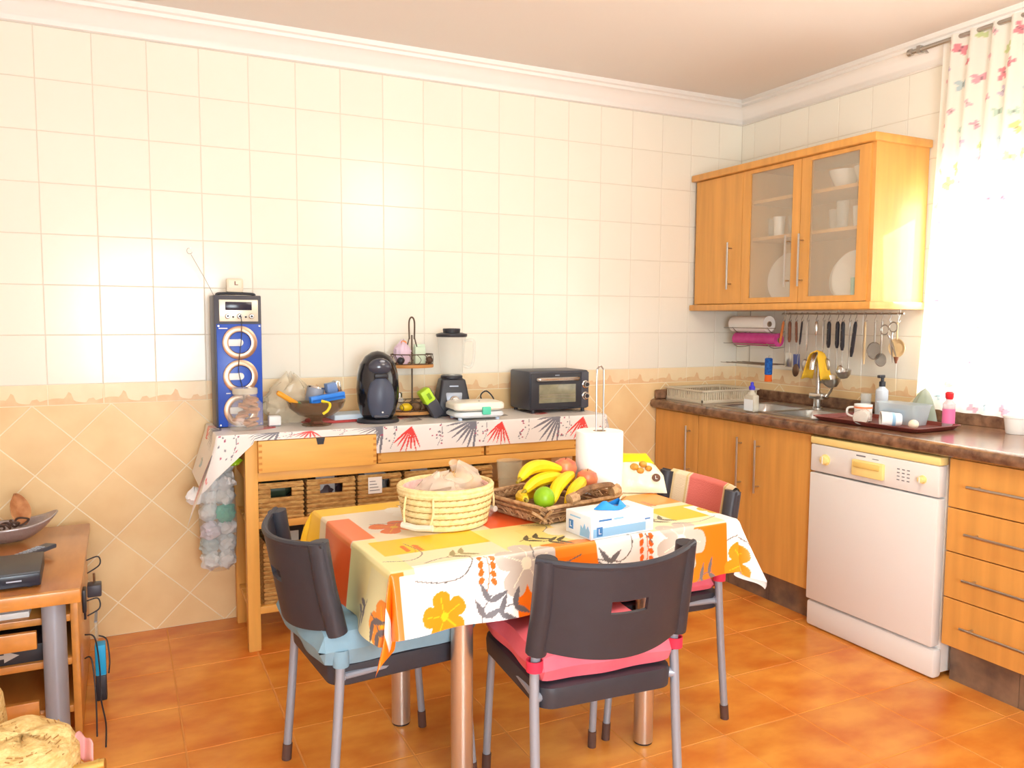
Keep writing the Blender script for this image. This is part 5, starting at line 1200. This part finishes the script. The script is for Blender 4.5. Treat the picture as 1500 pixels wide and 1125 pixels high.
# ================================================================ chairs
M_chair = mat('chair_black', (56, 56, 64), .42, var=.1, scale=20, bump=.05, bscale=300)
def make_chair(lab, loc, rz, back_cap=True):
    c = thing('dining_chair', lab, 'chair', loc, rz=rz, group='black chairs around the dining table')
    SH = .440
    def seat_ring(k, z): return [(x*k, y*k-.012, z) for x, y in rrect(.195, .212, .045)]
    b = B(); b.skin([b._v([(x, y+.01, z) for x, y, z in seat_ring(k, z)]) for k, z in ((.93, .378), (.99, .385), (1.0, .422), (.985, .436), (.94, SH))]); b.done('seat', M_chair, c)
    for s_ in (-1, 1):
        f_ = B().tube([(s_*.178, .215, .018), (s_*.176, .200, .20), (s_*.172, .18, .40)], .0115, 12).done('leg', M_silver, c)
        B().cyl((s_*.178, .215, 0), (s_*.177, .2115, .055), .0135, n=12).done('leg_cap', mat('brown_cap', (92, 66, 58), .6), f_)
        r_ = B().tube(cr([(s_*.208, -.225, .018), (s_*.205, -.205, .25), (s_*.203, -.192, .44), (s_*.199, -.192, .52), (s_*.193, -.212, .62), (s_*.190, -.238, .745)], 6), .0125, 12).done('leg', M_silver, c)
        B().cyl((s_*.208, -.226, 0), (s_*.2078, -.2215, .05), .0145, n=12).done('leg_cap', mat('brown_cap', (92, 66, 58), .6), r_)
        B().tube([(s_*.196, -.194, .412), (s_*.172, .10, .408)], .010, 10).done('side_rail', M_silver, c)
        B().cyl((s_*.203, -.192, .412), (s_*.188, -.185, .412), .014, n=12).done('joint', M_silver, c)
    B().tube([(-.17, .15, .392), (.17, .15, .392)], .009, 10).done('cross_rail', M_silver, c)
    # back shell: curved sheet with a grip slot
    hw = .222; z0, z1 = .540, .775; n_, m_ = 44, 22
    def bp_(x, z, off):
        v = (z-z0)/(z1-z0); u = x/hw
        y = -.195-.045*v-.082*(1-u*u)+off
        return y
    def outline(x):
        u = abs(x)/hw; return z0-.022+.030*u*u, z1-.014*(1-u*u)
    def shell(off):
        return [[(xx, bp_(xx, lo+(hi-lo)*j/m_, off), lo+(hi-lo)*j/m_) for i in range(n_+1) for xx in [-hw+2*hw*i/n_] for lo, hi in [outline(xx)]] for j in range(m_+1)]
    bb = B(); G = [[[bb.bm.verts.new(p) for p in row] for row in shell(off)] for off in (-.006, .006)]
    def hole(i, j):
        x = -hw+2*hw*(i+.5)/n_; z = z0+(z1-z0)*(j+.5)/m_
        return abs(x) < .046 and abs(z-.672) < .014
    for g, flip in ((G[0], 0), (G[1], 1)):
        for j in range(m_):
            for i in range(n_):
                if hole(i, j): continue
                q = (g[j][i], g[j][i+1], g[j+1][i+1], g[j+1][i]); bb.bm.faces.new(q[::-1] if flip else q)
    A_, C_ = G
    def rim(p, q): bb.bm.faces.new((A_[p[0]][p[1]], A_[q[0]][q[1]], C_[q[0]][q[1]], C_[p[0]][p[1]]))
    for i in range(n_): rim((0, i), (0, i+1)); rim((m_, i), (m_, i+1))
    for j in range(m_): rim((j, 0), (j+1, 0)); rim((j, n_), (j+1, n_))
    for j in range(m_):
        for i in range(n_):
            if hole(i, j):
                for (di, dj, p, q) in ((-1, 0, (j, i), (j+1, i)), (1, 0, (j, i+1), (j+1, i+1)), (0, -1, (j, i), (j, i+1)), (0, 1, (j+1, i), (j+1, i+1))):
                    if not hole(i+di, j+dj): rim(p, q)
    bk = bb.done('backrest', M_chair, c)
    for s_ in (-1, 1):
        B().tube(cr([(s_*.202, -.198, .532), (s_*.200, -.208, .58), (s_*.197, -.226, .66), (s_*.196, -.244, .778)], 5), .027, 14).done('sleeve', M_chair, bk)
    B().tube([(xx, bp_(xx, outline(xx)[1], 0), outline(xx)[1]) for xx in [-hw+2*hw*i/30 for i in range(31)]], .009, 8).done('top_edge', M_chair, bk)
    return c
def cushion(name, lab, loc, rz, m, w_=.40, d_=.40, th=.055, tie=None, seed=1):
    t = thing(name, lab, 'cushion', loc, rz=rz, group='chair cushions')
    r1 = random.Random(seed); ph = [r1.uniform(0, 6) for _ in range(6)]
    def top(u, v, sgn):
        x, y = (u-.5)*w_, (v-.5)*d_; e = (1-abs(2*u-1)**5)*(1-abs(2*v-1)**5)
        sx = 1-.05*(1-abs(2*v-1)**2)*0; tuft = .35*math.exp(-((u-.3)**2+(v-.3)**2)/.004)+.35*math.exp(-((u-.7)**2+(v-.3)**2)/.004)+.35*math.exp(-((u-.3)**2+(v-.7)**2)/.004)+.35*math.exp(-((u-.7)**2+(v-.7)**2)/.004)
        wv = .10*math.sin(9*u+ph[0])*math.sin(8*v+ph[1])
        return Vector((x*(1+.02*math.sin(12*v+ph[2])), y*(1+.02*math.sin(13*u+ph[3])), th*.45+sgn*th*.5*(max(e, 0)**.20)*(1-(tuft if sgn > 0 else 0)*.6+(wv if sgn > 0 else 0))))
    bb = B(); bb.grid(28, 28, lambda u, v: top(u, v, 1)); bb.grid(28, 28, lambda u, v: top(u, v, -1)); bmesh.ops.remove_doubles(bb.bm, verts=bb.bm.verts, dist=.0004)
    bb.done('pad', m, t)
    return t
M_red = mat('red_strap', (226, 50, 80), .7); M_pink = mat('pink_cotton', (244, 120, 136), .85, rgb2=(236, 104, 124), scale=8, bump=.1, bscale=40); M_bluec = mat('faded_blue_cotton', (138, 172, 190), .85, rgb2=(122, 156, 176), scale=8, bump=.15, bscale=40)
def straps(parent, sd, m, h=.028, zs=.055, dy=0.0):
    for s_ in sd: B().lathe([(.021, -h/2), (.0215, h/2), (.0185, h/2), (.0185, -h/2)], 20, TR(s_*.2025, -.192+dy, zs), cap=(False, False)).done('tie_strap', m, parent)
chA = ((-2.195, -1.83, 0), math.radians(-4)); chB = ((-1.712, -1.446, 0), math.radians(86)); chC = ((-2.640, -1.472, 0), math.radians(-90+5))
make_chair('black chair nearest the camera with a pink cushion', *chA); make_chair('black chair right of the table with a striped towel on its back', *chB); make_chair('black chair left of the table with a faded blue cushion', *chC)
def on_seat(ch, dz=.4415): return (ch[0][0], ch[0][1], dz)
t = cushion('seat_cushion', 'pink tufted cushion on the nearest chair', on_seat(chA), chA[1], M_pink, .40, .41, .090); straps(t, (-1, 1), M_red)
t = cushion('seat_cushion', 'pink cushion on the chair right of the table', on_seat(chB), chB[1], M_pink, .385, .385, seed=3); straps(t, (-1, 1), M_red)
t = cushion('seat_cushion', 'faded blue cushion on the chair left of the table', (chC[0][0]-.022, chC[0][1]-.010, .4405), chC[1], M_bluec, .43, .46, .115, seed=5); straps(t, (-1, 1), M_bluec, .045, .03, .022)
B().tube(cr([(.17, -.165, .075), (.155, -.13, .085), (.14, -.11, .07), (.15, -.09, .066)], 5), .009, 8).done('tie_ribbon', mat('bright_blue_ribbon', (40, 120, 200), .7), t)
# striped towel over the right chair's back
M_tow = mat('striped_towel', (230, 210, 176), .9, attr='print', bump=.3, bscale=200)
nu_, nv_ = 60, 70
uu, vv = np.meshgrid(np.linspace(-.185, .185, nu_+1), np.linspace(-.115, .17, nv_+1))
hw = .222; v_ = (np.clip(.775-np.abs(vv), .5, 1)-.505)/.27
yb = -.195-.045*v_-.082*(1-(uu/hw)**2)
yy = yb+np.where(vv < 0, .017, -.017)*np.clip(np.abs(vv)/.012, -1, 1)
zz = .775-.014*(1-(uu/hw)**2)+.0135-np.abs(vv)*.98+.003*np.cos(np.clip(vv/.02, -1.5, 1.5))
tw_, me = sheet('towel', np.stack([uu, yy, zz], -1), nu_, nv_, M_tow)
P = Print(uu.ravel(), vv.ravel(), (232, 212, 178)); P.rect(-.085, .105, -.2, .2, (226, 120, 110)); P.rect(-.10, -.092, -.2, .2, (214, 186, 120)); P.rect(.112, .120, -.2, .2, (214, 186, 120)); P.rect(.165, .2, -.2, .2, (226, 200, 150)); P.apply(me)
tw_.location = chB[0]; tw_.rotation_euler = (0, 0, chB[1]); tag(tw_, 'beige and red striped towel over the right chair back', 'towel')
# ================================================================ low bench at the left edge
LX1, LY0, LY1, LZ = -3.432, -.985, -.105, .52
M_bench = mat('varnished_pine', (224, 150, 70), .35, var=.22, scale=3, stretch=(6, 1, 6), coat=.3)
M_bench_t = mat('bench_top_wood', (196, 128, 66), .3, rgb2=(166, 100, 48), scale=3, stretch=(5, 1, 5), coat=.4)
lb = thing('media_bench', 'low pine bench with silver tube legs at the left edge', 'bench')
LX0 = -4.35
B().box(LX0, LX1, LY0+.02, LY1, LZ-.03, LZ-.002, .003).done('tabletop', M_bench_t, lb)
B().box(LX0, LX1, LY0, LY0+.022, LZ-.042, LZ, .004).done('front_edge', M_bench, lb)
for x in (LX1-.078, LX0+.08):
    for y in (LY0+.06, LY1-.07): B().cyl((x, y, .0), (x, y, LZ-.03), .033, n=24).done('leg', M_silver, lb)
B().box(LX1-.036, LX1-.014, LY0+.10, LY1-.03, .02, LZ-.03, .002).done('side_panel', M_bench, lb)
B().box(LX0+.014, LX0+.036, LY0+.10, LY1-.03, .02, LZ-.03, .002).done('side_panel', M_bench, lb)
for z in (.395, .255, .10): B().box(LX0+.036, LX1-.036, LY0+.09, LY1-.03, z, z+.022, .002).done('shelf', M_bench, lb)
for z0, z1 in ((.335, .390), (.125, .17)): B().box(LX0+.12, LX1-.125, LY0+.05, LY0+.07, z0, z1, .003).done('drawer_front', M_bench, lb)
t = thing('paper_stack', 'papers and magazines on the top shelf of the bench', 'papers', (-3.68, -.72, .4175)); B().box(-.16, .10, -.15, .12, 0, .018, .001).done('sheet_pile', M_white, t); B().box(-.12, .13, -.13, .10, .0185, .03, .001, M=TR(rz=.15)).done('cover', M_dkgrey, t)
t = thing('game_box', 'black box with grey arrow print on the middle bench shelf', 'box', (-3.70, -.73, .2775)); B().box(-.17, .155, -.15, .15, 0, .055, .002).done('carton', M_black, t)
B().prism([(-.10, -.006), (.05, -.006), (.05, -.018), (.09, .0), (.05, .018), (.05, .006), (-.10, .006)], 0, .001, Matrix(((1, 0, 0, 0), (0, 0, -1, -.150), (0, 1, 0, .028), (0, 0, 0, 1)))).done('arrow_print', mat('print_grey', (200, 196, 190), .5), t, smooth=False)
# decoder box and remote
dc = thing('decoder_box', 'black set-top box on the low bench', 'set-top box', (-3.695, -.80, LZ+.0005), rz=.03)
B().box(-.16, .15, -.11, .12, .004, .050, .004).done('case', mat('anthracite', (66, 66, 70), .45), dc); B().box(-.158, .148, -.114, -.108, .006, .044, .002).done('front_panel', mat('navy_black', (34, 38, 52), .25), dc)
B().box(.06, .10, -.1150, -.1138, .024, .028).done('led_text', mat('led_white', (190, 200, 220), .4), dc, smooth=False)
for x in (-.13, .12):
    for y in (-.09, .10): B().cyl((x, y, 0), (x, y, .005), .01, n=10).done('foot', M_black, dc)
rm = thing('remote_control', 'black remote control lying tilted on the set-top box', 'remote', (-3.590, -.60, LZ+.0225), rz=-.62, rx=.0)
B().box(-.022, .022, -.09, .09, 0, .016, .005).done('case', mat('remote_grey', (76, 80, 92), .4), rm)
for i in range(3):
    for j in range(6): B().box(-.014+.011*i, -.006+.011*i, -.06+.018*j, -.05+.018*j, .0158, .018).done('button', mat('button_pale', (170, 180, 196), .5), rm, smooth=False)
# metal leaf bowl with dried pods
bw = thing('metal_bowl', 'hammered grey metal boat bowl on the bench', 'bowl', (-3.70, -.30, LZ+.0005), rz=.12)
def boat(u, v):
    a = 2*PI*u; r_ = .25+.75*v; L_ = .17*r_; W_ = .085*r_
    return Vector((L_*math.cos(a), W_*math.sin(a), .004+.06*v**1.8+.035*(v**2)*abs(math.cos(a))**3))
B().grid(48, 14, boat).done('shell', mat('hammered_metal', (182, 172, 172), .3, .5, bump=.4, bscale=40), bw, solid=.005)
B().lathe([(.001, .003), (.25*.17, .0045)], 48, ell=(1, .5), cap=(False, False)).done('bottom', mat('hammered_metal', (156, 140, 138), .3), bw)
rd_ = random.Random(6)
M_pod = mat('dried_leaf', (206, 146, 96), .7, rgb2=(170, 104, 60), scale=30); M_pod2 = mat('dark_pod', (84, 60, 50), .7)
for k, (x, y, z, a, L_, l) in enumerate(((-.10, .01, .05, .25, .19, 'tall curled dried leaf at the left of the metal bowl'), (-.055, .03, .05, -.15, .14, 'pale dried leaf in the middle of the metal bowl'), (.055, .02, .055, .10, .12, 'small pointed dried leaf at the right of the metal bowl'), (-.08, -.02, .05, -.5, .13, 'broad dried leaf leaning in the metal bowl'))):
    o = B().grid(10, 14, lambda u, v: Vector(((u-.5)*.075*math.sin(PI*(.08+.92*v)*.98)**.7*(1 if v < .95 else .4), .02*math.cos((u-.5)*3)+.03*v*v, L_*v))).done('dried_leaf', M_pod, solid=.002); o.location = (-3.70+x, -.30+y, LZ+z); o.rotation_euler = (-.2, a, .3*k); tag(o, l, 'dried leaf', 'dried leaves in the bowl')
for k in range(4):
    o = B().tube([(.022*math.cos(q), .015*math.sin(q), .006*math.sin(2*q)) for q in [2*PI*i/20 for i in range(20)]], .004, 6, closed=True).done('twig_ring', M_pod2); o.location = (-3.70-.02+.025*k, -.32+.004*k, LZ+.062+.005*k); o.rotation_euler = (.4*k, .3, k); tag(o, 'dark twig ring in the metal bowl, %s from the left' % ['first', 'second', 'third', 'fourth'][k], 'twig', 'twig rings in the bowl')
# cables and power strip beside the bench
def cord(lab, pts, r_=.0026): return tag(B().tube(cr(pts, 8), r_, 7).done('cable', M_black), lab, 'cable', 'cables beside the bench')
cord('black cable loop high on the bench side', [(LX1-.01, -.30, .42), (LX1+.030, -.30, .43), (LX1+.034, -.31, .40), (LX1-.008, -.32, .375)])
cord('black cable loop below the grey adapter', [(LX1-.01, -.42, .30), (LX1+.028, -.42, .305), (LX1+.032, -.43, .27), (LX1-.008, -.44, .25)])
cord('black cable running down to the floor beside the bench', [(LX1-.008, -.66, .26), (LX1+.022, -.68, .25), (LX1+.034, -.70, .15), (LX1+.036, -.74, .06), (LX1+.050, -.82, .006), (LX1+.052, -.98, .006)])
cord('black cable curling behind the blue power strip', [(LX1+.030, -.55, .21), (LX1+.055, -.55, .19), (LX1+.062, -.56, .12), (LX1+.058, -.56, .07)])
cord('black cable crossing the lower bench side', [(LX1-.008, -.72, .20), (LX1+.012, -.74, .20), (LX1+.022, -.78, .10), (LX1+.026, -.90, .006)])
t = thing('power_adapter', 'dark grey power adapter hung on the bench side', 'adapter', (LX1+.004, -.36, .30)); B().box(-.012, .036, -.03, .03, 0, .045, .005).done('case', M_dkgrey, t); B().cyl((.012, 0, .045), (.012, 0, .085), .004, n=8).done('plug_pin', M_wire, t)
t = thing('wall_plug', 'flat black plug on the bench side panel', 'plug', (LX1-.013, -.62, .33)); B().box(0, .012, -.025, .025, 0, .08, .003).done('case', M_black, t); B().cyl((.006, 0, -.03), (.006, 0, .002), .004, n=8).done('cord_end', M_black, t)
ps_ = thing('power_strip', 'bright blue and black power strip standing beside the bench', 'power strip', (LX1+.030, -.60, .0))
B().box(-.012, .022, -.025, .025, 0, .09, .004).done('socket_block', M_black, ps_); B().box(-.012, .022, -.025, .025, .091, .20, .004).done('blue_body', mat('cyan_plastic', (30, 170, 230), .4), ps_); B().box(-.010, .020, -.020, .020, .08, .10, .003).done('pale_band', mat('pale_band', (200, 214, 226), .4), ps_)
t = thing('leaning_glass', 'clear glass pane leaning between bench and wall', 'glass pane', (LX1+.016, -.32, .0)); B().box(-.004, .004, -.06, .06, 0, .20, .001).done('pane', clear_glass('pane_glass', (206, 214, 206), .35), t); B().box(-.005, .005, -.062, .062, .20, .206).done('edge_strip', M_silver, t, smooth=False)
# ---------------------------------------------------------------- straw hats on a stool in the foreground
st = thing('stool', 'low wooden stool under the straw hats in the near corner', 'stool', (-3.60, -1.70, 0))
B().lathe([(.165, .315), (.17, .32), (.17, .34), (.165, .345)], 32).done('seat', M_bench, st)
for k in range(4):
    a = PI/4+PI/2*k; B().cyl((.15*math.cos(a), .15*math.sin(a), 0), (.11*math.cos(a), .11*math.sin(a), .316), .016, .018, n=14).done('leg', M_bench, st)
M_hat = mat('raffia', (240, 210, 146), .8, rgb2=(218, 178, 108), scale=55, stretch=(1, 1, 2.2), bump=.7, bscale=70, detail=8)
M_hatd = mat('raffia_gap', (176, 132, 74), .9)
def hat(lab, loc, rx, ry, rc, hc, rbm, seed):
    t = thing('straw_hat', lab, 'hat', loc, rx=rx, ry=ry, group='straw hats on the stool')
    prof = [(rbm, .004), (rbm*.985, .0), (rc*1.12, .010), (rc*1.02, .02), (rc, hc*.35), (rc*.94, hc*.70), (rc*.80, hc*.90), (rc*.5, hc*.985), (.001, hc)]
    n_ = 56; r1 = random.Random(seed); bb = B(); rings = []
    for r_, z in prof: rings.append(bb._v([(r_*(1+.012*math.sin(11*2*PI*i/n_+z*90))*math.cos(2*PI*i/n_), r_*(1+.012*math.sin(11*2*PI*i/n_+z*90))*math.sin(2*PI*i/n_), z+.004*math.sin(5*2*PI*i/n_)) for i in range(n_)]))
    bb.skin(rings, cap=False); bb.done('woven_shell', M_hat, t, solid=.004)
    b2 = B()
    for k in range(150):
        a = r1.uniform(0, 2*PI); v = r1.random()
        if v < .5: z = hc*r1.uniform(.1, .85); r_ = rc*(1.0 if z < hc*.4 else 1-.18*((z/hc-.4)/.5)**1.5)
        else: r_ = rc*math.sqrt(r1.uniform(.02, .6)); z = hc*(1.0-.10*(r_/rc)**3)
        p = Vector((r_*math.cos(a), r_*math.sin(a), z)); q = Vector((-math.sin(a+r1.uniform(-.6, .6)), math.cos(a+r1.uniform(-.6, .6)), r1.uniform(-.3, .3)*(v < .5)))*r1.uniform(.003, .008)
        b2.cyl(p-q, p+q, .0013, n=4)
    o = b2.done('open_weave', M_hatd, t); o['kind'] = 'stuff'
    b2 = B(); b2.tube([(rc*1.03*math.cos(a), rc*1.03*math.sin(a), .024) for a in [2*PI*i/40 for i in range(40)]], .006, 6, closed=True); b2.done('hat_band', M_straw, t)
    return t
hat('domed open-weave straw hat at the bottom left corner', (-3.522, -1.80, .352), .10, .10, .112, .128, .135, 3)
hat('second straw hat cut off by the left picture edge', (-3.66, -1.585, .350), .0, .0, .095, .175, .110, 4)
t = thing('brass_tube', 'short brass tube end beside the straw hat', 'tube', (-3.385, -1.86, .40), rz=-.15)
B().cyl((-.03, 0, 0), (.028, 0, .006), .012, n=16).done('tube_body', mat('brass', (222, 190, 110), .3, .9), t); B().cyl((.012, 0, .0045), (.018, 0, .005), .0132, n=16).done('collar', mat('brass', (222, 190, 110), .3, .9), t)
tag(B().grid(16, 8, lambda u, v: Vector((-3.415+.035*u, -1.83+.02*math.sin(u*4)+.03*v, .40+.05*v*(1-.4*u)+.006*math.sin(9*u)))).done('pink_cloth', mat('dusty_pink_cloth', (226, 160, 156), .85), solid=.003), 'dusty pink scrap of cloth by the straw hat', 'cloth')
